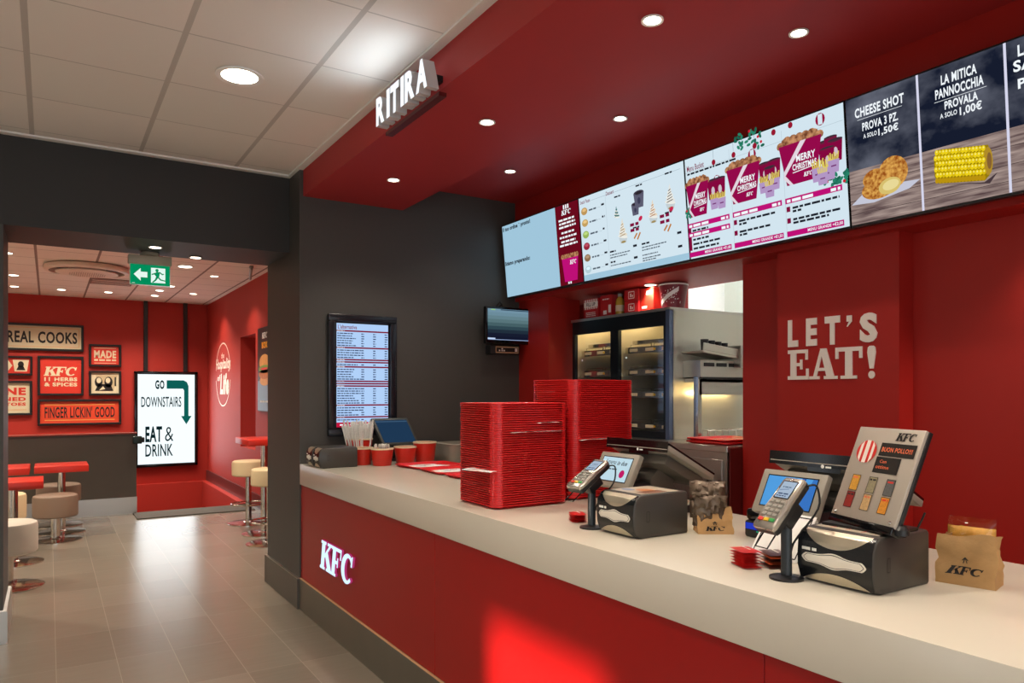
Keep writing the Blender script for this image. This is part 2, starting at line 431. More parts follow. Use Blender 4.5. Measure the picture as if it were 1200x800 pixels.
b = B().box(-4.1, 6.0, 0, -4, 13.9, 3.3, CRW).box(1.9, 6.08, 0, 2.5, 6.1, 3.3, DARK); struct('wall_far_left', b)
b = B()
b.box(2.95, 10.22, 0.75, 2.97, 11.15, 1.2, E((226, 236, 246), 1.0))
WF = M('white_window_frame', (220, 222, 224), 0.4)
for yy in (10.22, 10.42, 10.62, 10.82, 11.0, 11.12): b.box(2.93, yy, 0.75, 2.95, yy + 0.02, 1.2, WF)
b.box(2.93, 10.22, 0.93, 2.95, 11.15, 0.95, WF).box(2.9, 10.22, 1.18, 2.95, 11.15, 1.21, WF)
struct('window_1', b)
b = B().box(-4, 10.45, 0, 0.945, 10.57, 1.01, BROWNW).box(-4, 10.44, 1.01, 0.95, 10.58, 1.025, M('red_edge_cap', (150, 60, 44), 0.35)); struct('wall_half', b)
b = B().box(-4, 10.435, 0, 0.95, 10.45, 0.21, STEEL); struct('baseboard_half', b)
b = B().box(2.335, 6.12, 0, 2.36, 13.75, 0.178, M('plum_skirting', (84, 44, 44), 0.3)); struct('baseboard_right', b)
# stairwell going down behind the mat
b = B().box(2.25, 10.42, -2.4, 2.5, 13.9, 0, REDFAR).box(0.8, 13.65, -2.4, 2.25, 13.75, -0.005, REDFAR).box(0.8, 10.57, -2.4, 0.945, 13.75, 0, REDFAR).box(0.8, 10.3, -2.4, 2.3, 10.42, -0.1, REDFAR)
struct('wall_stairwell', b)
b = B()
for i in range(10): b.box(0.945, 10.42 + i * 0.28, -2.5, 2.25, 10.42 + (i + 1) * 0.28, -0.17 * (i + 1), M('stair_stone', (110, 100, 92), 0.4))
b.box(0.945, 13.2, -2.5, 2.25, 13.65, -1.87, M('stair_stone', (110, 100, 92), 0.4)); struct('floor_stairs', b)

# ================================================================== COUNTER
t = thing('counter_base', 'red counter front with dark plinth and glowing brand letters', 'counter', (1.95, 2.3, 0))
def seam_panel(ya, yb):
    B().rbox(1.512, ya + 0.001, 0.222, 1.56, yb - 0.001, 0.879, REDPANEL, 0.002, 1).build('front_panel', t)
seam_panel(3.067, 5.198); seam_panel(1.217, 3.067); seam_panel(-0.633, 1.217)
b = B().box(1.56, -0.633, 0, 2.38, 5.198, 0.878, M('carcass_board', (90, 30, 26), 0.5)); b.build('carcass', t)
b = B().box(1.5, -0.633, 0, 1.56, 5.198, 0.218, PLINTH); pl = b.build('plinth', t)
B().box(1.499, -0.633, 0.218, 1.512, 5.198, 0.2215, M('plinth_edge', (200, 160, 120), 0.3)).build('edge_strip', pl)
b = B().on(FX(1.512, 4.75, 0.392)); b.d = 0.0
b.slab('KFC', 0.02, 0, 0.60, 0.185, E((205, 232, 255), 1.25), shear=0.22, gap=0.0, depth=0.014, side=E((190, 60, 120), 0.8), ws=[1, .85, .95])
lt = b.build('illuminated_lettering', t); lt['label'] = 'white glowing raised letters'
b = B().rbox(1.503, -0.64, 0.88, 2.42, 5.199, 1.026, CREAM, 0.003, 2)
tag(b.build('countertop'), 'long cream solid worktop lying on the red counter base', 'countertop')

# ================================================================== LAMPS
def downlight(loc, r, power, label, group, name='downlight', blend=0.7, cone=120, warm=WARM, strength=14):
    t = thing(name, label, 'ceiling light', loc, group)
    x, y, z = loc
    B().lathe([(r * 1.02, -0.001), (r * 1.32, -0.003), (r * 1.3, -0.009), (r * 1.0, -0.006)], loc, WHITE, 24, True, False).build('trim_ring', t)
    B().lathe([(r, -0.0065), (r * 0.5, -0.0075)], loc, E((255, 240, 214), strength), 24, True, True).build('lens', t)
    l = bpy.data.lights.new('lamp', 'SPOT'); l.energy = power; l.color = warm; l.spot_size = R(cone); l.spot_blend = blend; l.shadow_soft_size = r
    lo = bpy.data.objects.new('lamp', l); COL.objects.link(lo); lo.parent = t; lo.location = (0, 0, -0.02)
    return t
for i, (y, d) in enumerate(((4.474, 'farthest of the downlights in the dropped red ceiling, nearest the dark column'), (3.263, 'small white downlight in the dropped red ceiling, to the right of the lit sign'), (2.04, 'small white downlight in the dropped red ceiling, nearest the camera at top'))):
    downlight((1.906, y, 2.924), 0.032, P_SOFFIT, d, 'downlights in the dropped red ceiling')
for y in (0.8, -0.4, -1.6): downlight((1.906, y, 2.924), 0.032, P_SOFFIT, 'downlight in the dropped red ceiling behind the camera', 'downlights in the dropped red ceiling')
for y, d in ((4.449, 'farthest downlight in the red ceiling above the menu screens'), (3.253, 'middle downlight in the red ceiling above the menu screens'), (2.06, 'downlight in red ceiling above screens, nearest the corn picture')):
    downlight((2.79, y, 3.116), 0.032, P_DEEP, d, 'downlights above the menu screens')
for y in (0.87, -0.4): downlight((2.79, y, 3.116), 0.032, P_DEEP, 'downlight in the red ceiling beside the camera', 'downlights above the menu screens')
downlight((3.57, 3.84, 2.29), 0.036, P_UNDER, 'glowing downlight under the red header above the kitchen opening', 'downlights under the header')
downlight((3.45, 1.2, 2.29), 0.036, P_UNDER, 'downlight under the red header near the right wall', 'downlights under the header')
downlight((0.81, 3.843, CZ), 0.088, P_MAIN, 'large round downlight glowing in the white tiled ceiling', 'large round ceiling lights')
for x, y in ((-1.0, 3.84), (0.81, 1.44), (-1.0, 1.44), (0.81, -0.9), (-1.0, -0.9), (-2.8, 3.84), (-2.8, 1.44)):  # unseen downlights added as fill over the dining area
    downlight((x, y, CZ), 0.088, P_MAIN, 'added fill downlight in the tiled ceiling, out of view', 'large round ceiling lights')
fl = [((0.637, 5.73, 2.56), 'small downlight under the dark beam above the green exit sign'), ((0.943, 6.0, 2.56), 'small downlight at the far edge of the dark beam, right of the exit sign')]
for p, d in fl: downlight(p, 0.035, 4, d, 'downlights under the dark beam')
far = [((-0.387, 11.6), 'downlight in the far ceiling at left edge, first below the vent'), ((-0.42, 12.83), 'downlight in the far ceiling nearest the cooks sign'),
       ((0.161, 12.85), 'downlight in far ceiling above the red herbs and spices poster'), ((0.773, 12.8), 'downlight in far ceiling below the round vent, above the small photo frame'),
       ((1.408, 9.70), 'largest bright downlight in the far ceiling, right of the exit sign'), ((1.49, 11.6), 'downlight in the far ceiling at the right edge of the exit sign'),
       ((1.411, 12.17), 'downlight in the far ceiling just below the exit sign'), ((-0.389, 9.8), 'downlight in the far ceiling at left beside the dark post'), ((1.42, 12.85), 'farthest downlight, in front of the red wall below the exit sign')]
for (x, y), d in far: downlight((x, y, 3.07), 0.075 if y < 10 and x > 0 else 0.05, P_FAR, d, 'downlights in the far room ceiling')
for x, y in ((1.85, 10.3), (1.9, 12.3), (0.4, 7.4), (1.6, 7.4), (-1.4, 7.4), (-1.6, 9.8), (-1.6, 12.2), (-2.6, 8.6), (-2.8, 11.2)): downlight((x, y, 3.07), 0.045, P_FAR * (2.2 if x < 1.7 else 0.7), 'added fill downlight in the far room ceiling', 'downlights in the far room ceiling')  # mostly unseen downlights, added to brighten the far room and its ceiling
# unseen strip lights added to light the kitchen
for y in (2.4, 4.4, 6.2):
    t = thing('fill_strip_light', 'added unseen strip light on the kitchen ceiling', 'ceiling light', (5.0, y, 3.2), 'added kitchen strip lights')
    B().box(4.4, y - 0.08, 3.16, 5.6, y + 0.08, 3.2, WHITE).build('housing', t)
    B().box(4.42, y - 0.06, 3.15, 5.58, y + 0.06, 3.16, E((245, 250, 255), 60)).build('diffuser', t)

# ================================================================== WALL SIGNS AND MENU SCREENS
# RITIRA letters on the soffit side
t = thing('illuminated_sign', 'white glowing box letters on the side of the red dropped ceiling', 'sign', (1.50, 3.28, 2.86))
B().box(1.49, 2.98, 2.872, 1.528, 3.60, 2.89, M('dark_red_rail', (90, 20, 20), 0.4)).build('mounting_rail', t)
face = E((245, 250, 255), 1.15); lside = M('letter_side', (200, 200, 200), 0.4)
for ch, y, w in (('R', 3.582, .108), ('I', 3.445, .040), ('T', 3.397, .103), ('I', 3.272, .040), ('R', 3.222, .108), ('A', 3.098, .118)):
    b = B().on(FX(1.43, y, 2.90)); b.d = -0.06
    if ch == 'I': b.raw([b.fr.p(px, py, d) for d in (-.06, 0) for px, py in ((0, 0), (w, 0), (w, .143), (0, .143))], [(0, 4, 5, 1), (1, 5, 6, 2), (2, 6, 7, 3), (3, 7, 4, 0)], lside).raw([b.fr.p(px, py, 0) for px, py in ((0, 0), (w, 0), (w, .143), (0, .143))], [(0, 1, 2, 3)], face)
    else: b.txt(ch, 0, 0, w, 0.143, face, 0.05, depth=0.06, side=lside)
    b.build('letter', t, smooth=0)
    B().box(1.49, y - w * .7, 2.95, 1.528, y - w * .3, 2.98, BLACK).build('spacer', t)
l = bpy.data.lights.new('lamp', 'AREA'); l.shape = 'RECTANGLE'; l.size = 0.55; l.size_y = 0.1; l.energy = 1.1; l.color = (0.74, 0.88, 1.0)
lo = bpy.data.objects.new('lamp', l); COL.objects.link(lo); lo.parent = t; lo.location = (-0.14, 0, 0.05)
lo.rotation_euler = Vector((-0.8, 0, 0.6)).to_track_quat('-Z', 'Y').to_euler()

# LET'S EAT!
t = thing('wall_lettering', 'white bold two-line wall lettering on the protruding red wall panel', 'sign', (3.38, 2.31, 1.61))
F0 = FX(3.38, 2.56, 1.60)
def dl(ch, x, w, y0, h, slabf=False):
    b = B().on(F0, 0.0); b.d = 0.0
    if slabf: b.slab(ch, x, y0, w, h, OFFW, depth=0.006)
    else: b.txt(ch, x, y0, w, h, OFFW, 0.05, depth=0.006)
    b.build('letter', t, smooth=0)
for ch, x, w in (('L', .0, .062), ('E', .112, .064), ('T', .222, .085), ('S', .415, .09)): dl(ch, x, w, .175, .145)
b = B().on(F0, 0.006); b.poly([(.345, .315), (.375, .315), (.375, .285), (.352, .26), (.345, .26), (.358, .285), (.345, .285)], OFFW); b.build('apostrophe', t, smooth=0)
for ch, x, w in (('E', .0, .135), ('A', .135, .15), ('T', .283, .145), ('!', .452, .048)): dl(ch, x, w, .0, .158, True)

# --- menu screens: four landscape panels tilted forward
SB, ST = Vector((3.2, 0, 2.316)), Vector((3.147, 0, 2.889))
UPV = (ST - SB).normalized(); SH = (ST - SB).length; NV = Vector((0, -1, 0)).cross(UPV).normalized()
if NV.x > 0: NV = -NV
EDGES = [5.147, 4.118, 3.102, 2.077, 1.045]
def menu_screen(i, label, draw):
    ya, yb = EDGES[i], EDGES[i + 1]; W = ya - yb
    t = thing('menu_screen', label, 'menu screen', (3.2, (ya + yb) / 2, 2.316), 'menu screens over the counter')
    fr = Fr((SB.x, ya, SB.z), (0, -1, 0), UPV, NV)
    b = B()
    g = 0.003
    P = [fr.p(x, y, d) for d in (-0.0, -0.05) for x, y in ((g, -0.012), (W - g, -0.012), (W - g, SH + 0.008), (g, SH + 0.008))]
    b.raw(P, [(0, 1, 2, 3), (7, 6, 5, 4), (0, 4, 5, 1), (1, 5, 6, 2), (2, 6, 7, 3), (3, 7, 4, 0)], BLACK); b.build('housing', t, smooth=0)
    q = fr.p(W / 2, SH / 2, -0.05)
    b = B().box(q.x, (ya + yb) / 2 - 0.15, q.z - 0.1, 3.31, (ya + yb) / 2 + 0.15, q.z + 0.1, BLACK); b.build('bracket', t, smooth=0)
    b = B().on(fr, 0.0012, 0.0005)
    draw(b, W - 0.012, SH)
    b.build('display', t, smooth=0)
PALE = E((160, 198, 219), 1.0); PALE2 = E((206, 224, 234), 1.05); WHT = E((238, 244, 248), 1.05); SDARK = E((30, 34, 44)); SGREY = E((88, 100, 112))
MAROON = E((104, 10, 28)); MAG = E((190, 16, 118)); WINE = E((128, 14, 60)); DKRED = E((110, 14, 24))
def off(b, x): return x + 0.006
def scr_orders(b, W, H):
    b.rect(.006, 0, W * .735, H, PALE); b.rect(W * .735, 0, W + .006, H, MAROON); b.lay()
    b.txt('Il tuo ordine è pronto!', .014, H - .055, W * .395, .042, SDARK, 0.05)
    b.txt('Stiamo preparando:', .012, H * .425, W * .36, .042, SDARK, 0.05)
    x0, w = W * .745, W * .245
    b.rect(x0 + .09, H - .035, x0 + .105, H - .005, WHT).rect(x0 + .115, H - .035, x0 + .13, H - .005, WHT).rect(x0 + .14, H - .035, x0 + .155, H - .005, WHT)
    b.slab('KFC', x0 + .065, H - .075, .11, .034, WHT, shear=.2)
    for i, (yy, ww) in enumerate(((.80, .2), (.755, .19), (.71, .2), (.64, .15), (.585, .2), (.53, .17), (.485, .21))):
        b.ticks(x0 + (w - ww) / 2, H * yy, ww, .017, WHT, i)
    b.poly([(x0 + .05, H * .04), (x0 + .20, H * .04), (x0 + .225, H * .33), (x0 + .03, H * .33)], MAG)
    for k in range(8): b.ell(x0 + .04 + k * .025, H * .355, .018, .018, CHICK, 9)
    b.lay(); b.slab('KFC', x0 + .125, H * .245, .075, .03, WHT, shear=.2)
    b.lay().rect(x0 + .09, .004, x0 + .105, .02, WHT).rect(x0 + .115, .004, x0 + .13, .02, WHT)
def swirl(b, cx, y0, s, col, cup=True, topping=None):
    if cup:
        b.poly([(cx - s * .55, y0 + s * .5), (cx - s * .35, y0), (cx + s * .35, y0), (cx + s * .55, y0 + s * .5)], E((196, 206, 210)))
        b.lay(.5).ell(cx, y0 + s * .1, s * .3, s * .1, E((160, 140, 90)), 10); b.lay(.5)
    for k in range(6):
        r = s * (.62 - k * .09); b.ell(cx + (.03 * s if k % 2 else -.03 * s), y0 + s * (.55 + k * .2), r, s * .14, col if k % 2 else E((236, 236, 228)), 12, -14)
        b.lay(.3)
    b.poly([(cx - s * .1, y0 + s * 1.7), (cx + s * .1, y0 + s * 1.7), (cx + s * .05, y0 + s * 2.05)], col)
    if topping:
        b.lay(.5)
        for k in range(5): b.line([(cx - s * (.4 - k * .06), y0 + s * (.6 + k * .22)), (cx + s * (.3 - k * .05), y0 + s * (.72 + k * .22))], s * .06, topping)
def scr_dessert(b, W, H):
    b.rect(.006, 0, W + .006, H, PALE2); b.lay()
    b.rect(.006, 0, W + .006, H * .07, PALE).rect(W * .29, H * .07, W * .292, H * .93, E((170, 190, 200))); b.lay()
    b.txt('Snack Pause', .02, H - .045, .11, .026, WINE, 0.01).rect(.14, H - .04, W * .98, H - .038, E((150, 170, 180)))
    b.txt('Dessert', W * .3, H - .045, .08, .026, WINE, 0.01)
    for i, c in enumerate(((190, 150, 90), (196, 160, 96), (150, 180, 90), (150, 40, 60), (140, 110, 80), (180, 205, 215))):
        yy = H * (.83 - i * .14)
        b.ell(.06, yy, .035, .026, E(c), 12); b.ticks(.11, yy - .008, .08, .014, SGREY, i); b.rect(.2, yy - .004, .235, yy - .003, SGREY); b.ticks(.245, yy, .03, .016, SDARK, i + 30)
        b.lay(.2).ell(.06, yy + .008, .022, .011, E(tuple(min(255, v + 40) for v in c)), 10)
    b.lay()
    tw = E((120, 84, 60))
    swirl(b, W * .395, H * .60, .048, E((70, 120, 120)), False, E((30, 80, 80)))
    swirl(b, W * .445, H * .335, .078, E((230, 220, 200)), True, E((150, 120, 84)))
    swirl(b, W * .735, H * .465, .070, E((232, 214, 190)), True, E((160, 90, 60)))
    swirl(b, W * .89, H * .555, .074, E((228, 228, 222)), True, E((50, 34, 30)))
    b.lay(); gb = E((92, 92, 112))
    for x, y, s in ((W * .583, H * .60, .036), (W * .622, H * .67, .048)):
        b.poly([(x - s * .75, y), (x + s * .75, y), (x + s, y + s * 1.9), (x - s, y + s * 1.9)], gb); b.ell(x, y + s * 1.9, s, s * .35, E((66, 60, 76)), 14)
        b.lay(.5); b.ell(x, y + s * 1.9, s * .7, s * .2, E((44, 38, 46)), 12); b.ell(x, y + s * .9, s * .3, s * .45, E((60, 60, 82)), 10); b.lay(.5)
    for x, y in ((W * .555, H * .42), (W * .825, H * .42)):
        b.ticks(x - .03, y + .04, .08, .024, WINE, 3).ticks(x - .03, y + .005, .085, .024, WINE, 4).ell(x + .07, y + .075, .02, .014, E((200, 40, 80)), 10, 30).line([(x, y - .04), (x + .03, y - .01)], .012, E((190, 120, 50))).line([(x + .03, y - .05), (x + .06, y - .01)], .012, E((190, 120, 50)))
    for i, (x, y, w) in enumerate(((.31, .26, .06), (.31, .225, .2), (.31, .195, .17), (.31, .14, .05), (.31, .105, .2), (.62, .26, .07), (.62, .225, .22), (.62, .195, .16), (.62, .14, .14), (.62, .105, .16), (.62, .08, .12))):
        b.ticks(W * x, H * y, w, .014 if w < .1 else .009, SDARK if w < .1 else SGREY, i)
    for x, y in ((.54, .26), (.54, .13), (.93, .28), (.93, .14)): b.ticks(W * x, H * y, .035, .018, SDARK, 5)
    for x, y in ((.39, .86), (.6, .9), (.86, .92), (.55, .46), (.84, .52)): b.ticks(W * x, H * y, .06, .012, SDARK, 6)
def bucket(b, cx, y0, s, hh=1.0):
    t0 = len(b.v)
    _bucket(b, cx, y0, s)
    if hh != 1.0:
        fr = b.fr
        for i in range(t0, len(b.v)):
            v = Vector(b.v[i]) - fr.o; yy = v.dot(fr.uy); b.v[i] = tuple(fr.o + v + fr.uy * ((y0 + (yy - y0) * hh) - yy))
def _bucket(b, cx, y0, s):
    for k in range(9):
        b.ell(cx - s * .47 + s * .118 * k, y0 + s * (.98 + (.1 if k % 2 else .03)), s * .1, s * .1, CHICK, 10)
    for k in range(5): b.ell(cx - s * .3 + s * .15 * k, y0 + s * 1.13, s * .09, s * .08, CHICK, 10)
    b.lay(.6); b.poly([(cx - s * .36, y0), (cx + s * .36, y0), (cx + s * .52, y0 + s), (cx - s * .52, y0 + s)], E((148, 10, 74)))
    b.lay(.6); b.poly([(cx - s * .42, y0 + s * .35), (cx + s * .02, y0 + s), (cx + s * .16, y0 + s), (cx - s * .41, y0 + s * .22)], E((226, 214, 224))).poly([(cx - s * .42, y0 + s * .3), (cx - s * .2, y0), (cx - s * .28, y0), (cx - s * .43, y0 + s * .18)], E((226, 214, 224)))
    b.lay(.6); b.txt('MERRY', cx - s * .1, y0 + s * .52, s * .46, s * .17, WHT, 0.03).txt('CHRISTMAS', cx - s * .2, y0 + s * .33, s * .58, s * .15, WHT, 0.03)
    b.line([(cx - s * .2, y0 + s * .28), (cx + s * .36, y0 + s * .33)], s * .02, WHT)
    b.slab('KFC', cx + s * .06, y0 + s * .12, s * .2, s * .1, WHT, shear=.2)
def fries(b, cx, y0, s):
    for k in range(6): b.line([(cx - s * .3 + s * .12 * k, y0 + s * .7), (cx - s * .38 + s * .155 * k, y0 + s * (1.25 + (.1 if k % 2 else 0)))], s * .09, E((222, 204, 96)))
    b.lay(.5); b.poly([(cx - s * .36, y0), (cx + s * .36, y0), (cx + s * .44, y0 + s * .85), (cx - s * .44, y0 + s * .85)], E((178, 150, 196))); b.lay(.3); b.ticks(cx - s * .2, y0 + s * .4, s * .4, s * .12, E((120, 60, 120)), 2)
def cup(b, cx, y0, s):
    b.poly([(cx - s * .3, y0), (cx + s * .3, y0), (cx + s * .38, y0 + s), (cx - s * .38, y0 + s)], E((132, 8, 62))); b.ell(cx, y0 + s, s * .4, s * .09, E((60, 44, 56)), 12); b.lay(.4); b.ell(cx, y0 + s * .45, s * .12, s * .22, E((206, 190, 200)), 10); b.lay(.2)
def holly(b, x, y, n, sp, sd):
    rnd = random.Random(sd)
    for k in range(n):
        b.ell(x + rnd.uniform(-sp, sp), y + rnd.uniform(-sp * .5, sp * .5), .014, .008, E((40, 130, 104) if k % 3 else (24, 100, 80)), 8, rnd.uniform(0, 180))
    b.lay(.4)
    for k in range(max(2, n // 7)): b.ell(x + rnd.uniform(-sp, sp), y + rnd.uniform(-sp * .5, sp * .5), .008, .008, E((200, 30, 50)), 8)
def scr_bucket(b, W, H):
    b.rect(.006, 0, W + .006, H, PALE2); b.lay()
    for i in range(1, 3): b.rect(W * (.328 if i == 1 else .664), 0, W * (.328 if i == 1 else .664) + .002, H * .95, E((180, 196, 206)))
    b.rect(.006, H * .86, W, H * .863, E((170, 186, 196))); b.lay()
    b.txt('Menu Bucket', .02, H - .075, .13, .034, WINE, 0.012).ticks(.02, H - .095, .36, .013, SDARK, 3)
    holly(b, W * .47, H * .965, 26, .10, 1); holly(b, W * .95, H * .40, 30, .06, 2); holly(b, .04, H * .46, 30, .045, 3)
    for x, y in ((.22, .88), (.36, .885), (.62, .96), (.72, .97), (.5, .9)): b.line([(W * x, H * y + .02), (W * x, H)], .0015, SGREY).ell(W * x, H * y, .014, .016, E((150, 24, 48)), 10)
    for x, y in ((.235, .70), (.885, .93), (.48, .83)):
        b.ell(W * x, H * y, .026, .03, E((150, 20, 60)), 14).lay(.3).rect(W * x - .012, H * y - .025, W * x + .012, H * y + .025, PALE2)
    b.lay()
    for x, y, s in ((.205, .53, .105), (.255, .53, .105), (.555, .54, .10), (.615, .545, .10), (.585, .51, .09), (.905, .56, .10), (.935, .60, .09), (.958, .55, .10), (.915, .5, .1)): cup(b, W * x, H * y, s)
    b.lay()
    bucket(b, W * .093, H * .41, .165, 1.12); b.lay(); bucket(b, W * .42, H * .425, .216, .88); b.lay(); bucket(b, W * .771, H * .455, .235, .86); b.lay()
    for x, y, s in ((.215, .43, .068), (.268, .42, .068), (.55, .45, .066), (.62, .455, .068), (.585, .40, .07), (.865, .42, .078), (.925, .41, .075), (.95, .46, .07), (.89, .385, .066)): fries(b, W * x, H * y, s)
    b.lay()
    for i, (x0, x1, y) in enumerate(((.012, .318, .30), (.012, .318, .21), (.34, .655, .30), (.675, .988, .30))):
        b.rect(W * x0, H * y, W * x1, H * y + .028, MAG)
    for x0, x1, s in ((.012, .32, 'MENU GRANDE +€1,00'), (.34, .655, 'MENU GRANDE +€1,50'), (.675, .988, 'MENU GRANDE +€2,00')):
        b.rect(W * x0, H * .012, W * x1, H * .012 + .028, MAG)
    b.lay()
    for x0, x1, y in ((.012, .318, .30), (.012, .318, .21), (.34, .655, .30), (.675, .988, .30)):
        b.ticks(W * x0 + .01, H * y + .005, (x1 - x0) * W * .5, .018, WHT, int(x0 * 100)); b.ticks(W * x1 - .06, H * y + .005, .05, .018, WHT, 8)
    for x0, x1, s in ((.012, .32, 'MENU GRANDE +€1,00'), (.34, .655, 'MENU GRANDE +€1,50'), (.675, .988, 'MENU GRANDE +€2,00')):
        b.txt(s, W * x1 - (x1 - x0) * W * .62, H * .012 + .005, (x1 - x0) * W * .6, .018, WHT, 0.02)
    for i, (x, y, w) in enumerate(((.045, .262, .12), (.045, .172, .12), (.045, .127, .2), (.045, .083, .19), (.38, .245, .24), (.38, .215, .05), (.38, .145, .20), (.38, .115, .05), (.715, .245, .26), (.715, .215, .05), (.715, .145, .26), (.715, .115, .2))):
        b.ticks(W * x, H * y, w, .014, SDARK, i + 50)
    for x, y in ((.014, .257), (.014, .167), (.014, .122), (.014, .078), (.345, .228), (.345, .128), (.68, .228), (.68, .128)): b.rect(W * x, H * y, W * x + .022, H * y + .026, WINE)
def plank(b, x0, x1, H, ya, yb):
    b.rect(x0, 0, x1, H, SMOKE); b.lay(.5); b.poly([(x0, 0), (x1, 0), (x1, H * yb), (x0, H * ya)], WOODS); b.lay(.5)
    for k in (.08, .19, .31): b.line([(x0, H * k), (x1, H * (k + (yb - ya) * .8))], .0022, E((64, 50, 52)))
    b.lay(.5)
def scr_promo(b, W, H):
    xs = [.006, W * .334, W * .668, W + .006]
    for k in range(3): plank(b, xs[k], xs[k + 1], H, .43, .43)
    b.lay()
    for x in xs[1:3]: b.rect(x - .005, 0, x + .005, H, E((214, 214, 236)))
    def t_(s_, x0, x1, y0, y1, bd=.03): b.txt(s_, W * x0, H * y0, W * (x1 - x0), H * (y1 - y0), WHT, bd)
    t_('CHEESE SHOT', .05, .275, .835, .91); b.rect(W * .06, H * .815, W * .265, H * .818, WHT)
    t_('PROVA 3 PZ.', .082, .246, .72, .785, .028); t_('A SOLO', .085, .148, .66, .695, .02); t_('1,50€', .155, .245, .64, .705, .025)
    t_('LA MITICA', .43, .567, .865, .935); t_('PANNOCCHIA', .405, .59, .775, .845); b.rect(W * .40, H * .755, W * .60, H * .758, WHT)
    t_('PROVALA', .44, .567, .685, .745, .028); t_('A SOLO', .42, .487, .63, .665, .02); t_('1,00€', .497, .58, .605, .675, .025)
    t_('LA', .712, .76, .88, .955); t_('SA', .695, .765, .785, .86); t_('P', .708, .735, .67, .735)
    b.lay()
    cx = W * .17
    b.poly([(W * .012, H * .16), (W * .10, H * .27), (W * .328, H * .24), (W * .28, H * .19), (W * .12, H * .145)], E((196, 198, 214))); b.lay()
    b.ell(W * .125, H * .33, .055, .042, CRUST, 18, 10); b.lay(.6); b.ell(W * .212, H * .34, .068, .072, CRUST, 20); b.lay(.6); b.ell(W * .15, H * .25, .088, .048, CRUST, 22, 6); b.lay(.6)
    b.ell(W * .195, H * .245, .052, .036, E((214, 190, 110)), 18, 8); b.lay(.4); b.ell(W * .20, H * .25, .038, .022, E((232, 216, 150)), 16, 8)
    L_, Hh = W * .205, H * .245; x0, y0 = W * .392, H * .175; dr = -.17
    P = lambda pts: b.poly([(x, y + dr * (x - x0)) for x, y in pts], b._m)
    b._m = E((70, 56, 60)); P([(x0 + .01, y0 - .006), (x0 + L_ - .02, y0 - .006), (x0 + L_ + .03, y0 + .03), (x0 + L_, y0 - .012)])
    b.lay(.5); b._m = E((150, 124, 8)); P([(x0 - .004, y0 + .03), (x0 + .012, y0), (x0 + L_ - .018, y0), (x0 + L_, y0 + .02), (x0 + L_ + .012, y0 + Hh * .6), (x0 + L_, y0 + Hh), (x0 + .016, y0 + Hh), (x0 - .004, y0 + Hh * .75)])
    b.lay(.5); ye = y0 + Hh * .55 + dr * L_; b.ell(x0 + L_ - .003, ye, .018, Hh * .40, E((176, 140, 40)), 14); b.lay(.3); b.ell(x0 + L_ + .002, ye, .009, Hh * .24, E((132, 96, 50)), 12); b.lay(.3)
    pos = []
    for r in range(6):
        for k in range(15):
            px = x0 + .009 + k * (L_ - .027) / 14 + (r % 2) * .004 - .006 * math.cos((r - 2.5) / 3); py = y0 + Hh * (.085 + r * .166) + dr * (px - x0)
            q = (236, 208, 24) if (r + k) % 3 else (214, 184, 14)
            if r == 0: q = (186, 146, 16)
            b.ell(px, py, .0078, .0118, E(q), 9); pos.append((r, px, py))
    b.lay(.4)
    for r, px, py in pos:
        if r: b.ell(px + .001, py + .003, .003, .004, E((250, 238, 130)), 6)
menu_screen(0, 'leftmost menu screen, pale blue order list beside a dark red strip', scr_orders)
menu_screen(1, 'menu screen showing ice cream desserts with whipped cones and cups', scr_dessert)
menu_screen(2, 'menu screen showing three Christmas chicken buckets with fries', scr_bucket)
menu_screen(3, 'rightmost menu screen, dark slate pictures of cheese bites and corn cob', scr_promo)

# --- portrait menu on the dark wall
t = thing('framed_menu_screen', 'black framed portrait price list screen on the dark grey wall', 'menu screen', (1.963, 5.2, 1.21))
b = B()
x0, x1, z0, z1 = 1.699, 2.226, 1.215, 2.10; fw = 0.052
for a in ((x0, z0, x1, z0 + fw), (x0, z1 - fw, x1, z1), (x0, z0 + fw, x0 + fw, z1 - fw), (x1 - fw, z0 + fw, x1, z1 - fw)):
    b.rbox(a[0], 5.155, a[1], a[2], 5.199, a[3], M('blue_black_frame', (24, 27, 34), 0.25), 0.006, 2)
b.build('frame', t)
B().box(x0 + fw, 5.178, z0 + fw, x1 - fw, 5.198, z1 - fw, BLACKG).build('backing', t)
b = B().on(FY(x0 + fw + .012, 5.178, z0 + fw + .012), .001, .0005); W, H = x1 - x0 - 2 * fw - .024, z1 - z0 - 2 * fw - .024
SBL = E((176, 208, 248), 1.0); SNAV = E((40, 54, 96)); SRED = E((128, 22, 50))
b.rect(0, 0, W, H, SBL); b.lay()
b.txt("L'alternativa", .01, H - .04, W * .36, .03, SRED, 0.015)
b.rect(0, 0, W, .035, E((190, 20, 60))); b.lay()
rnd = random.Random(4); y = H - .06; k = 0
reds = (0, 7, 12, 13, 15, 21, 22, 23, 31, 36, 40)
while y > .045:
    if k in reds:
        b.rect(0, y, W, y + .011, SRED); b.ticks(.004, y + .002, W * .14, .007, WHT, k)
    else:
        b.ticks(.006, y, rnd.uniform(.25, .5) * W, .009, SNAV, k)
        for xx in (.47, .7, .93): b.ticks(W * xx, y, W * .055, .009, SNAV, k + 3)
    y -= .0175; k += 1
b.ticks(W * .06, .012, W * .8, .012, WHT, 99)
b.build('display', t, smooth=0)

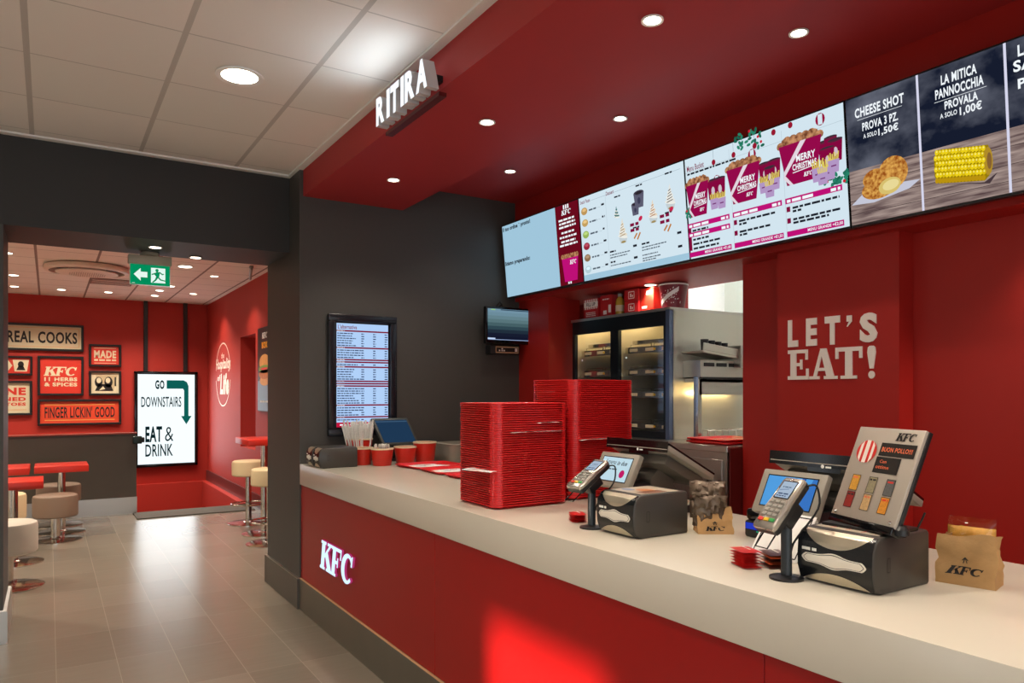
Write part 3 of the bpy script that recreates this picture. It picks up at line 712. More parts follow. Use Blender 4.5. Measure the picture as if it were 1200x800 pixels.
# --- small wall monitor and its box
t = thing('wall_monitor', 'small black flat monitor on dark wall beside red pillar', 'monitor', (3.19, 5.2, 1.93))
B().box(3.12, 5.1, 2.02, 3.26, 5.199, 2.14, BLACK).build('bracket', t)
B().rbox(2.942, 5.06, 1.925, 3.437, 5.1, 2.222, BLACKG, 0.008, 2).build('housing', t)
b = B().on(FY(2.962, 5.06, 1.955), .001, .0006); W, H = .455, .25
cols = [(20, 24, 46), (24, 30, 50), (34, 48, 62), (50, 74, 84), (72, 100, 106), (92, 122, 128), (104, 136, 146), (112, 146, 162), (118, 152, 172)]
for i, c in enumerate(cols): b.rect(0, H * i / len(cols), W, H * (i + 1) / len(cols), E(c, .9))
b.lay(); b.rect(0, 0, W, .005, E((150, 170, 210))).rect(0, .003, .07, .016, E((190, 210, 240))).rect(.03, H - .012, .07, H - .004, E((150, 200, 120))).rect(.12, H - .01, W * .95, H - .003, E((40, 60, 80)))
b.build('display', t, smooth=0)
B().tube([(3.05, 5.08, 2.22), (3.08, 5.07, 2.26), (3.12, 5.1, 2.245), (3.1, 5.15, 2.22)], .005, BLACK, 6).build('cable', t)
t = thing('control_box', 'small black control box with beige label strip mounted under the monitor', 'control box', (3.15, 5.2, 1.83))
B().rbox(3.02, 5.11, 1.845, 3.30, 5.199, 1.918, BLACK, 0.006, 2).build('housing', t)
b = B().on(FY(3.065, 5.11, 1.853), .001, .0005); b.rect(0, 0, .22, .055, M('beige_label', (196, 160, 120), 0.5)); b.lay(); b.rect(.008, .01, .212, .044, INK); b.lay()
for xx, zz in ((.03, .015), (.055, .015), (.075, .015), (.055, .03)): b.rect(xx, zz, xx + .014, zz + .012, WHITE)
b.rect(.185, .014, .208, .042, WHITE); b.build('label_strip', t, smooth=0)

# ================================================================== DISPLAY CABINET AND KITCHEN
WARMG = E((255, 222, 160), 26.0)
INNER = M('inner_steel', (196, 190, 172), 0.4, 0.45, bump=0.03, scale=20, aniso=(1, 1, 20))
DSTEEL = M('dark_door_frame', (42, 46, 50), 0.3, 0.7)
t = thing('heated_display_cabinet', 'tall steel heated display cabinet with two glass doors in the kitchen opening', 'cabinet', (3.85, 4.15, 1.215))
X0, X1, Y0, Y1, Z0, Z1 = 3.52, 4.25, 3.6, 4.70, 1.215, 2.085
b = B()
b.box(X0 + .03, Y0, Z0, X1, Y0 + .02, Z1, STEELW).box(X0 + .03, Y1 - .02, Z0, X1, Y1, Z1, INNER).box(X0, Y0, Z1, X1, Y1, Z1 + .02, STEEL).box(X1 - .02, Y0 + .02, Z0, X1, Y1 - .02, Z1, M('inner_back', (120, 126, 112), 0.5, 0.3))
b.box(X0 + .03, Y0 + .02, Z0, X1 - .02, Y1 - .02, Z0 + .03, STEEL).box(X0 + .03, 4.155, Z0 + .03, X1 - .02, 4.175, Z1, INNER)
b.box(X0, 4.15, Z0, X0 + .03, 4.20, Z1, DSTEEL)
b.build('body', t)
B().box(X0 - .005, Y0, Z0, X0 + .035, Y0 + .035, Z1 + .005, STEELB).build('corner_post', t)
bays = ((3.62, 4.155), (4.175, 4.68))
for (ya, yb) in bays:
    b = B(); g = .02
    b.box(X0, ya + g, Z1 - .1, X0 + .03, yb, Z1, DSTEEL).box(X0, ya + g, Z0, X0 + .03, yb, Z0 + .05, DSTEEL).box(X0, yb - .03, Z0 + .05, X0 + .03, yb, Z1 - .1, DSTEEL).box(X0, ya + g, Z0 + .05, X0 + .03, ya + g + .02, Z1 - .1, DSTEEL)
    dr = b.build('door', t)
    B().box(X0 + .012, ya + g + .02, Z0 + .05, X0 + .016, yb - .03, Z1 - .1, glass('cabinet_glass')).build('glass_pane', dr)
    B().tube([(X0 + .06, ya + .03, Z1 - .05), (X0 + .06, yb - .05, Z1 - .05)], .010, WARMG, 8).build('light_tube', t)
    B().tube([(X0 + .40, ya + .03, Z1 - .03), (X0 + .40, yb - .05, Z1 - .03)], .010, WARMG, 8).build('light_tube', t)
    for zz in (1.845, 1.685, 1.524, 1.30):
        b = B().box(X0 + .09, ya + .015, zz - .012, X1 - .05, yb - .02, zz, STEEL).box(X0 + .075, ya + .015, zz - .03, X0 + .09, yb - .02, zz + .015, STEELS)
        for k in range(3):
            yy = ya + .05 + k * (yb - ya - .1) / 2.6
            b.box(X0 + .072, yy, zz - .018, X0 + .076, yy + .08, zz + .004, M('price_tag_cream', (230, 214, 180), 0.5))
        b.box(X0 + .0715, ya + .2, zz - .015, X0 + .076, ya + .215, zz, YEL)
        sh = b.build('shelf', t)
        for k in range(2):
            q0 = ya + .03 + k * (yb - ya - .04) / 2; q1 = q0 + (yb - ya - .1) / 2
            B().tube([(X0 + .11, q0, zz), (X0 + .11, q0, zz + .035), (X0 + .11, q1, zz + .035), (X0 + .11, q1, zz)], .003, STEELS, 6).build('wire_guard', sh)
    B().box(X0 + .12, ya + .1, Z1 - .2, X0 + .145, yb - .05, Z1 - .175, STEELS).tube([(X0 + .13, (ya + yb) / 2 + .03, Z1 - .2), (X0 + .13, (ya + yb) / 2 + .03, 1.85)], .004, STEELS, 6).build('hanging_rack', t)
    for zz in (1.56, 1.78): B().lathe([(.008, 0), (.008, .01)], (X0 + .05, yb - .06, zz), STEELS, 10).build('knob', t)

t = thing('steel_base_cabinet', 'stainless steel base cabinet under the heated display in the kitchen opening', 'cabinet', (3.85, 3.87, 0))
b = B().box(3.4, 3.0, 0.1, 4.25, 4.76, 1.175, STEEL).box(3.45, 3.05, 0, 4.2, 4.7, 0.1, BLACK); b.build('body', t)
B().rbox(3.38, 2.985, 1.175, 4.27, 4.765, 1.213, STEEL, .004, 1).build('top', t)
for ya, yb in ((3.03, 3.88), (3.9, 4.74)):
    d = B().rbox(3.385, ya, .14, 3.4, yb, 1.13, STEEL, .004, 1).rbox(3.378, ya + .06, .2, 3.386, yb - .06, 1.07, STEEL, .003, 1).build('door', t)
    B().box(3.376, yb - .05, .6, 3.386, yb - .035, .75, BLACK).build('handle', d)
B().box(3.4, 2.975, 0, 3.52, 2.985, 1.2, M('dark_red_end_panel', (96, 18, 14), 0.5)).build('end_panel', t)

t = thing('heat_lamp_station', 'steel heat lamp station with slotted hood against the cabinet side', 'food warmer', (4.0, 3.4, 1.213))
b = B().box(3.655, 3.46, 1.515, 4.2, 3.475, 1.625, STEEL).box(3.655, 3.46, 1.60, 4.2, 3.595, 1.625, STEEL).box(3.64, 3.44, 1.635, 4.2, 3.598, 1.745, STEEL).box(3.66, 3.45, 1.62, 4.2, 3.46, 1.64, BLACK); b.build('hood', t)
for x in (3.67, 3.79, 3.91): B().rbox(x, 3.434, 1.705, x + .1, 3.442, 1.73, BLACK, .003, 1).build('vent_slot', t)
B().box(3.64, 3.46, 1.213, 3.675, 3.5, 1.64, STEELS).build('post', t)
B().box(4.165, 3.46, 1.213, 4.2, 3.5, 1.64, STEELS).build('post', t)
B().tube([(3.72, 3.56, 1.53), (4.1, 3.56, 1.53)], .010, WARMG, 8).build('heat_tube', t)
t = thing('wire_basket', 'low wire rack standing on steel worktop below the heat lamps', 'rack', (3.92, 3.5, 1.213))
b = B()
for k in range(7): x = 3.72 + k * .068; b.tube([(x, 3.45, 1.216), (x, 3.45, 1.275), (x, 3.56, 1.275), (x, 3.56, 1.216)], .003, STEELS, 6)
b.build('hoops', t)
B().tube([(3.72, 3.45, 1.275), (4.128, 3.45, 1.275)], .003, STEELS, 6).tube([(3.72, 3.56, 1.275), (4.128, 3.56, 1.275)], .003, STEELS, 6).tube([(3.72, 3.45, 1.219), (4.128, 3.45, 1.219)], .003, STEELS, 6).build('rails', t)
t = thing('wall_shelf', 'slanted steel chute shelf fixed to the cabinet side', 'shelf', (3.85, 3.45, 1.8))
Z_ = Matrix.Translation((3.63, 3.4, 1.84)) @ Matrix.Rotation(R(6), 4, 'Y')
B().rbox(0, 0, -.045, .38, .2, -.03, STEELW, .003, 1, Z_).rbox(0, 0, -.03, .38, .01, .02, STEELW, .003, 1, Z_).build('tray', t)
B().box(3.96, 3.38, 1.70, 4.2, 3.6, 1.85, STEEL).build('side_box', t)
for k in range(4):
    b = B(); x = 3.70 + k * .062
    b.lathe([(.022, 0), (.027, .075), (.028, .08), (.024, .08)], (x, 3.46, 1.806 - k * .0065), M('black_cup', (28, 28, 28), 0.4), 14)
    b.on(FY(x - .015, 3.432, 1.825 - k * .0065)).rect(0, .012, .03, .02, WHITEP).rect(.004, .028, .026, .034, WHITEP)
    tag(b.build('small_cup'), ['small black cup at left end of the slanted shelf', 'second small black cup from left on the slanted shelf', 'third small black cup from left on the slanted shelf', 'small black cup at right end of the slanted shelf, by the steel box'][k], 'cup', 'black cups on the kitchen shelf')

# things on top of the cabinet
ZT = 2.105
t = thing('carton', 'small red and white striped carton at left end of the cabinet top', 'carton', (3.62, 4.5, ZT))
B().box(3.57, 4.42, ZT, 3.68, 4.60, ZT + .155, BOXR).build('box', t)
b = B().on(FX(3.57, 4.60, ZT)); b.rect(.004, .075, .176, .15, WHITEP); b.lay()
for k in range(7): b.rect(.008 + k * .026, .13, .018 + k * .026, .155, BOXR).rect(.008 + k * .026, .07, .018 + k * .026, .09, BOXR)
b.txt('FILL UP', .035, .098, .11, .026, INK, .02)
for k in range(3): b.ticks(.03, .045 - k * .013, .12, .007, WHITEP, k)
b.build('print', t, smooth=0)
t = thing('carton', 'red carton with white figure print beside the striped carton', 'carton', (3.62, 4.34, ZT))
B().box(3.58, 4.27, ZT, 3.68, 4.405, ZT + .165, BOXR).build('box', t)
b = B().on(FX(3.58, 4.40, ZT)); b.rect(.03, .02, .07, .05, WHITEP).ticks(.02, .13, .08, .012, WHITEP, 4).rect(.09, .03, .12, .09, WHITEP); b.build('print', t, smooth=0)
t = thing('drink_bottle', 'small yellow juice bottle standing among the red boxes', 'bottle', (3.6, 4.2, ZT))
B().lathe([(.03, 0), (.032, .01), (.032, .10), (.028, .12), (.015, .135), (.015, .14)], (3.6, 4.2, ZT), M('yellow_juice', (196, 160, 60), 0.2), 18).build('body', t)
B().lathe([(.017, .14), (.017, .16), (.015, .162)], (3.6, 4.2, ZT), M('grey_cap', (150, 150, 150), 0.4), 16).build('cap', t)
B().lathe([(.0328, .03), (.0328, .075)], (3.6, 4.2, ZT), M('pale_label', (214, 204, 170), 0.5), 18, False, False).build('label', t)
for k, lab in ((0, 'small red box, lower of two beside the juice bottle'), (1, 'small red box, upper of two beside the juice bottle')):
    t = thing('carton', lab, 'carton', (3.62, 4.04, ZT + k * .088))
    z = ZT + k * .088
    B().rbox(3.57, 3.965, z, 3.7, 4.12, z + .087, BOXR, .003, 1).build('box', t)
    b = B().on(FX(3.57, 4.12, z)); b.line([(.05, .02), (.11, .02), (.11, .068), (.05, .068), (.05, .02)], .006, WHITEP).rect(.065, .03, .08, .055, WHITEP).rect(.085, .03, .098, .045, WHITEP); b.build('print', t, smooth=0)
t = thing('carton', 'bright red box with white brand letters beside the dark bucket', 'carton', (3.62, 3.89, ZT))
B().rbox(3.58, 3.82, ZT, 3.7, 3.955, ZT + .165, CUPR, .003, 1).build('box', t)
b = B().on(FX(3.58, 3.955, ZT)); b.slab('KFC', .055, .12, .065, .026, WHITEP, shear=.2).rect(.015, .02, .07, .04, WHITEP); b.build('print', t, smooth=0)
t = thing('paper_bucket', 'dark red paper bucket with white ribbon print on the cabinet corner', 'bucket', (3.66, 3.71, ZT))
MAR = M('dark_red_card', (120, 16, 34), 0.4)
B().lathe([(.075, 0), (.1, .165)], (3.66, 3.71, ZT), MAR, 28).build('body', t)
B().lathe([(.1, .163), (.104, .166), (.104, .172), (.099, .174)], (3.66, 3.71, ZT), WHITEP, 28).build('rim', t)
b = B()
for k in range(14):
    a0, a1 = R(150 + k * 7), R(157 + k * 7); z0_, z1_ = .02 + k * .007, .027 + k * .007
    def cp(a, z): r = .0755 + .025 * z / .165 + .001; return (3.66 + r * math.cos(a), 3.71 + r * math.sin(a), ZT + z)
    b.raw([cp(a0, z0_), cp(a1, z1_), cp(a1, z1_ + .03), cp(a0, z0_ + .03)], [(0, 1, 2, 3)], WHITEP)
rnd = random.Random(7)
for k in range(40):
    a = R(rnd.uniform(160, 260)); z = rnd.uniform(.03, .14); b.raw([cp(a, z), cp(a + .06, z), cp(a + .06, z + .006), cp(a, z + .006)], [(0, 1, 2, 3)], WHITEP)
b.build('ribbon_print', t)

# ================================================================== TRAYS
def tray_mesh():
    w, d, r = .40, .345, .05
    def ring(ins, z, zc=None): return rrect(w - 2 * ins, d - 2 * ins, max(.006, r - ins * .6), z, seg=5, zf=zc)
    b = B()
    b.loft([ring(.023, 0), ring(.0085, .0125, .008), ring(0, .0125, .0075), ring(-.0008, .0145, .012), ring(.0, .0163), ring(.0045, .0168), ring(.0085, .0163), ring(.0205, .0035), ring(.026, .0025)], TRAYR)
    return b
proto = tray_mesh().build('food_tray', None, (0, 0, 0))
ordn = lambda n: str(n) + ('th' if 10 <= n % 100 <= 20 else {1: 'st', 2: 'nd', 3: 'rd'}.get(n % 10, 'th'))
rnd = random.Random(11)
def stack(cx, cy, n, pitch, rz, where, group, first):
    for k in range(n):
        o = first if (first and k == 0) else proto.copy()
        if o is not first: COL.objects.link(o)
        o.location = (cx + rnd.uniform(-.0012, .0012), cy + rnd.uniform(-.0012, .0012), 1.0265 + k * pitch); o.rotation_euler = (0, 0, R(rz + rnd.uniform(-.35, .35)))
        top = n - k
        lab = ('red tray on top of the %s tray stack' % where) if top == 1 else ('red tray at the bottom of the %s tray stack' % where) if k == 0 else 'red tray, %s from the top of the %s tray stack' % (ordn(top), where)
        tag(o, lab, 'tray', group)
stack(1.812, 2.868, 46, .0098, 0.0, 'front', 'trays in the front stack', proto)
stack(2.262, 2.925, 57, .0098, 2.0, 'taller rear', 'trays in the rear stack', None)
def sheet(x, y, z, w, d, rz, label, mat=WHITEP):
    b = B(); n = 6; vs = []; fs = []
    for i in range(n + 1):
        for j in range(n + 1):
            u, v = i / n - .5, j / n - .5
            vs.append((u * w, v * d, -.004 * (abs(u) * 2) ** 3 + .0008 * math.sin(7 * u + 5 * v)))
    for i in range(n):
        for j in range(n): a = i * (n + 1) + j; fs.append((a, a + n + 1, a + n + 2, a + 1))
    k = len(vs); vs += [(p[0], p[1], p[2] + .0008) for p in vs]; fs += [tuple(q + k for q in reversed(f)) for f in fs]
    b.raw(vs, fs, mat); o = b.build('paper_sheet', None, (0, 0, 0)); o.location = (x, y, z); o.rotation_euler = (0, 0, R(rz))
    return tag(o, label, 'paper', 'papers caught between stacked trays')
sheet(1.625, 2.80, 1.026 + 16 * .0098 + .0095, .11, .19, 12, 'white paper corner sticking out low at the front stack corner')
sheet(1.83, 2.72, 1.026 + 33 * .0098 + .0095, .28, .09, 3, 'long white paper edge sticking out of the upper front tray stack')
sheet(1.90, 2.715, 1.026 + 37 * .0098 + .0095, .14, .07, 0, 'short white paper edge near the top of the front tray stack')
sheet(2.22, 2.775, 1.026 + 28 * .0098 + .0095, .24, .09, 3, 'white paper edge sticking out at mid height of rear tray stack')
sheet(2.11, 2.98, 1.026 + 51 * .0098 + .0095, .10, .16, 2, 'white paper edge near the top left of the rear tray stack')
# loose trays with napkins on the counter
for i, (x, y, z, rz, lab) in enumerate(((2.215, 4.555, 1.0265, 4, 'flat red tray nearest the red cups, farthest of three'), (2.215, 4.18, 1.0265, -2, 'flat red tray in the middle of three by the cups'), (2.215, 3.81, 1.0265, 3, 'flat red tray closest to the front tray stack'))):
    o = proto.copy(); COL.objects.link(o); o.location = (x, y - .0, z); o.rotation_euler = (0, 0, R(rz)); tag(o, lab, 'tray', 'loose trays on the counter')
    sh = sheet(x - .02, y, z + .006, .26, .18, rz + 8, ['printed paper liner on the tray nearest the cups', 'printed paper liner on the middle loose tray', 'printed paper liner on the loose tray by the tray stack'][i])
    sh['group'] = 'liners on the loose trays'
    b = B().on(Fr((x - .1, y + .04, z + .0076), (1, 0, 0), (0, 1, 0), (0, 0, 1))); b.rect(0, -.06, .05, -.045, M('print_blue', (90, 110, 150), .6)).rect(.07, -.02, .13, .0, M('print_red', (190, 60, 50), .6)).ticks(.02, .02, .1, .008, INK, i)
    b.build('print', sh, smooth=0)
for x, y, z, rz, lab in ((3.61, 3.20, 1.2135, 3, 'red tray lying on the steel cabinet, left of the wire rack'), (3.62, 3.20, 1.2302, -3, 'red tray stacked crooked on another on the steel cabinet')):
    o = proto.copy(); COL.objects.link(o); o.location = (x, y, z); o.rotation_euler = (0, 0, R(rz)); tag(o, lab, 'tray', 'trays on the steel cabinet')

# ================================================================== CUPS AND STRAWS, LEFT END OF COUNTER
def paper_cup(x, y, r, h, label, r0=None):
    t = thing('paper_cup', label, 'cup', (x, y, 1.026), 'red paper cups at the counter end')
    r0 = r0 or r * .8
    B().lathe([(r0 * .98, .0), (r0, .002), (r, h - .006), (r * .96, h - .006), (r0 * .94, .006)], (x, y, 1.026), CUPR, 28, True, True).build('body', t)
    B().lathe([(r * .955, h - .008), (r * 1.02, h - .008), (r * 1.045, h - .002), (r * 1.02, h + .003), (r * .96, h)], (x, y, 1.026), M('cream_rim', (226, 206, 170), 0.5), 28, False, False).build('rim', t)
    return t
paper_cup(1.905, 5.095, .094, .172, 'red paper bucket holding wrapped straws, behind the others')
paper_cup(1.862, 4.925, .076, .118, 'red cup partly hidden behind the cup of spoons')
paper_cup(1.96, 4.80, .078, .118, 'red cup filled with clear plastic spoons')
paper_cup(2.143, 4.82, .078, .122, 'red cup right of the spoons, in front of the tilted screen')
paper_cup(2.315, 4.86, .083, .146, 'tall red cup at right of the row, beside the trays')
rnd = random.Random(3)
STRAWM = M('wrapped_straw_paper', (232, 228, 220), 0.7, vary=0.3, scale=140)
for k in range(90):
    a = rnd.uniform(0, 6.28); rr = .066 * math.sqrt(rnd.random()); x, y = 1.905 + rr * math.cos(a), 5.085 + rr * math.sin(a)
    tx, ty = 1.905 + (x - 1.905) * 1.85 - .015 + rnd.uniform(-.01, .01), 5.085 + (y - 5.085) * 1.5
    b = B().tube([(x, y, 1.04), (tx, ty, 1.315 + rnd.uniform(-.05, .02))], .0062, STRAWM, 7)
    tag(b.build('wrapped_straw'), 'white paper-wrapped straw standing in the red bucket at the counter end', 'straw', 'straws in the red bucket')
CLR = M('clear_plastic', (222, 216, 206), 0.15, 0.2)
for k in range(18):
    a = rnd.uniform(0, 6.28); rr = rnd.uniform(.01, .058); x, y = 1.96 + rr * math.cos(a), 4.80 + rr * math.sin(a)
    b = B().tube([(1.96 + rr * .5 * math.cos(a), 4.80 + rr * .5 * math.sin(a), 1.04), (x, y, 1.145)], .003, CLR, 6)
    bm = bmesh.new(); bmesh.ops.create_uvsphere(bm, u_segments=10, v_segments=6, radius=1)
    b.bm(bm, CLR, Matrix.Translation((x, y, 1.158)) @ Matrix.Rotation(rnd.uniform(0, 3), 4, 'Z') @ Matrix.Diagonal((.011, .004, .018, 1)))
    tag(b.build('plastic_spoon'), 'clear plastic spoon standing in the red cup', 'spoon', 'spoons in the red cup')
t = thing('waste_bin', 'tall grey plastic bin behind the counter, left of the front tray stack', 'bin', (2.66, 4.92, 0))
b = B(); b.loft([rrect(.30, .28, .05, 0, 2.66, 4.92), rrect(.36, .34, .06, 1.12, 2.66, 4.92), rrect(.38, .36, .07, 1.15, 2.66, 4.92), rrect(.33, .31, .05, 1.155, 2.66, 4.92), rrect(.32, .30, .05, .9, 2.66, 4.92)], GREYP); b.build('body', t)
b = B()
for k in range(7):
    b.tube([(2.37 + .006 * k, 4.30, 1.035), (2.33 + .016 * k, 4.30 + .01 * (k % 3), 1.15 - .004 * (k % 4))], .008, WHITEP, 6)
tag(b.build('wrapped_cutlery'), 'white bundle of paper-wrapped cutlery beside the front tray stack', 'cutlery')

# small tilted screen at the far counter end
def tilt_frame(o, ux, uy):
    ux = Vector(ux).normalized(); uy = Vector(uy).normalized(); return Fr(o, ux, uy, ux.cross(uy))
def slab_on(b, fr, w, h, d, mat, r=0.006, x0=0, y0=0):
    M_ = Matrix(((fr.ux.x, fr.uy.x, fr.n.x, fr.o.x), (fr.ux.y, fr.uy.y, fr.n.y, fr.o.y), (fr.ux.z, fr.uy.z, fr.n.z, fr.o.z), (0, 0, 0, 1)))
    return b.rbox(x0, y0, -d, x0 + w, y0 + h, 0, mat, r, 2, M_)
t = thing('till_monitor', 'tilted dark blue till screen at the far end of the counter behind the cups', 'monitor', (2.18, 5.1, 1.026))
fr = tilt_frame((2.045, 4.985, 1.152), (1, 0, 0), (-.05, .10, .185))
b = B(); slab_on(b, fr, .285, .225, .028, M('dark_green_grey_plastic', (62, 66, 62), 0.4)); b.build('housing', t)
b = B().on(fr, .001, .0005); b.rect(.018, .018, .267, .205, E((34, 62, 92), .8)); b.lay(); b.rect(.018, .188, .267, .196, E((70, 100, 130), .8)); b.build('display', t, smooth=0)
B().rbox(2.08, 5.03, 1.026, 2.28, 5.18, 1.045, BLACK, .006, 2).rbox(2.15, 5.07, 1.045, 2.21, 5.10, 1.21, BLACK, .006, 2).build('stand', t)

# ================================================================== NAPKIN DISPENSERS
def dispenser(name, label, x, y, w, dp, h, insert):
    """front faces -X; (x,y) = front centre on the counter"""
    t = thing(name, label, 'napkin dispenser', (x, y, 1.026), 'black napkin dispensers')
    z = 1.026
    b = B()
    def ring(yy, g):
        pr = [(.034, 0), (.012, .012), (.002, .04), (0, h * .5), (.004, h * .78), (.014, h * .92), (.034, h), (dp - .008, h), (dp, h - .008), (dp, .004), (dp - .004, 0)]
        cx, cz = dp / 2, h / 2
        return [(x + cx + (px - cx) * (1 - g), yy, z + cz + (pz - cz) * (1 - g)) for px, pz in pr]
    ys = [(-w / 2, .05), (-w / 2 + .003, .015), (-w / 2 + .01, 0), (w / 2 - .01, 0), (w / 2 - .003, .015), (w / 2, .05)]
    b.loft([ring(y + a, g) for a, g in ys], CHAR); b.build('body', t, smooth=40)
    # front face plate details follow the curved front
    def fx(zz):
        pr = [(.012, .012), (.002, .04), (0, h * .5), (.004, h * .78), (.014, h * .92), (.034, h)]
        for (a, q), (c, d) in zip(pr, pr[1:]):
            if zz <= d: return x + a + (c - a) * (zz - q) / (d - q)
        return x + .034
    def patch(top, bot, mat, n=20, off=.0016, span=.9):
        vs = []; fs = []; m = 24
        for i in range(n + 1):
            u = -1 + 2 * i / n; yy = y - u * w / 2 * span
            for j in range(m + 1):
                zz = bot(u) + (top(u) - bot(u)) * j / m; vs.append((fx(zz) - off, yy, z + zz))
        for i in range(n):
            for j in range(m): a = i * (m + 1) + j; fs.append((a, a + m + 1, a + m + 2, a + 1))
        return B().raw(vs, fs, mat)
    steel = M('dispenser_steel', (206, 196, 174), 0.28, 0.75)
    patch(lambda u: h * .985, lambda u: h * (.69 + .27 * abs(u) ** 2.2), steel, span=.86).build('upper_steel_plate', t)
    patch(lambda u: h * (.235 - .17 * abs(u) ** 2.0), lambda u: h * .055, steel, span=.86).build('lower_steel_plate', t)
    mouth = lambda u, s: h * (.47 + s * (.075 + .055 * math.exp(-(u / .32) ** 2)) * min(1, (1.02 - abs(u)) / .12))
    NAP = M('napkin_white', (232, 224, 210), 0.8)
    patch(lambda u: mouth(u, 1.12), lambda u: mouth(u, -1.12), NAP, n=32, span=.84, off=.0014).build('mouth_rim', t)
    patch(lambda u: mouth(u, .93), lambda u: mouth(u, -.93), INK, n=32, span=.785, off=.0020).build('mouth_outline', t)
    patch(lambda u: mouth(u, .84), lambda u: mouth(u, -.84), NAP, n=32, span=.77, off=.0026).build('napkin', t)
    patch(lambda u: h * .985, lambda u: h * .055, M('gloss_front_black', (24, 27, 30), 0.2), n=24, span=.97, off=.0007).build('front_cover', t)
    b = B().on(Fr((fx(h * .66) - .003, y + w * .42, z + h * .60), (0, -1, 0), (0, 0, 1), (-1, 0, 0)), 0)
    b.ticks(0, 0, w * .2, .010, WHITE, 5); b.build('brand_mark', t, smooth=0)
    b = B().on(FY(x + .06, y - w / 2, z + h * .38), .0015); b.line([(0, 0), (.012, 0), (.012, .035), (0, .035), (0, 0)], .002, INK); b.build('latch', t, smooth=0)
    if insert:
        b = B().on(Fr((x + .05, y + w * .42, z + h), (0, -1, 0), (1, 0, 0), (0, 0, 1)), .001)
        if insert == 1:
            b.rect(0, 0, w * .84, dp * .7, M('insert_cream', (206, 190, 170), .3)); b.lay()
            b.ell(w * .2, dp * .2, w * .14, dp * .08, M('insert_blue', (120, 140, 180), .3)).ell(w * .45, dp * .35, w * .2, dp * .12, M('insert_orange', (214, 140, 84), .3)).rect(w * .55, dp * .1, w * .8, dp * .5, M('insert_brown', (150, 100, 80), .3))
        else:
            b.rect(0, 0, w * .84, dp * .45, M('insert_cream', (206, 190, 170), .3)); b.lay()
            for k in range(3): b.line([(w * (.2 + k * .2), .01), (w * (.3 + k * .2), dp * .4)], .004, KRED)
        b.build('printed_insert', t, smooth=0)
    return t
dispenser('napkin_dispenser', 'black and silver napkin dispenser under the tilted spice board', 1.712, 1.162, .218, .258, .143, 2)
dispenser('napkin_dispenser', 'black napkin dispenser with colourful top print beside the middle card reader', 1.688, 2.0, .20, .262, .150, 1)
dispenser('napkin_dispenser', 'black napkin dispenser at the far counter end, nearer of the pair', 1.513, 4.86, .125, .27, .135, 0)
dispenser('napkin_dispenser', 'black napkin dispenser against the dark column, farther of the pair', 1.506, 4.99, .125, .27, .135, 0)

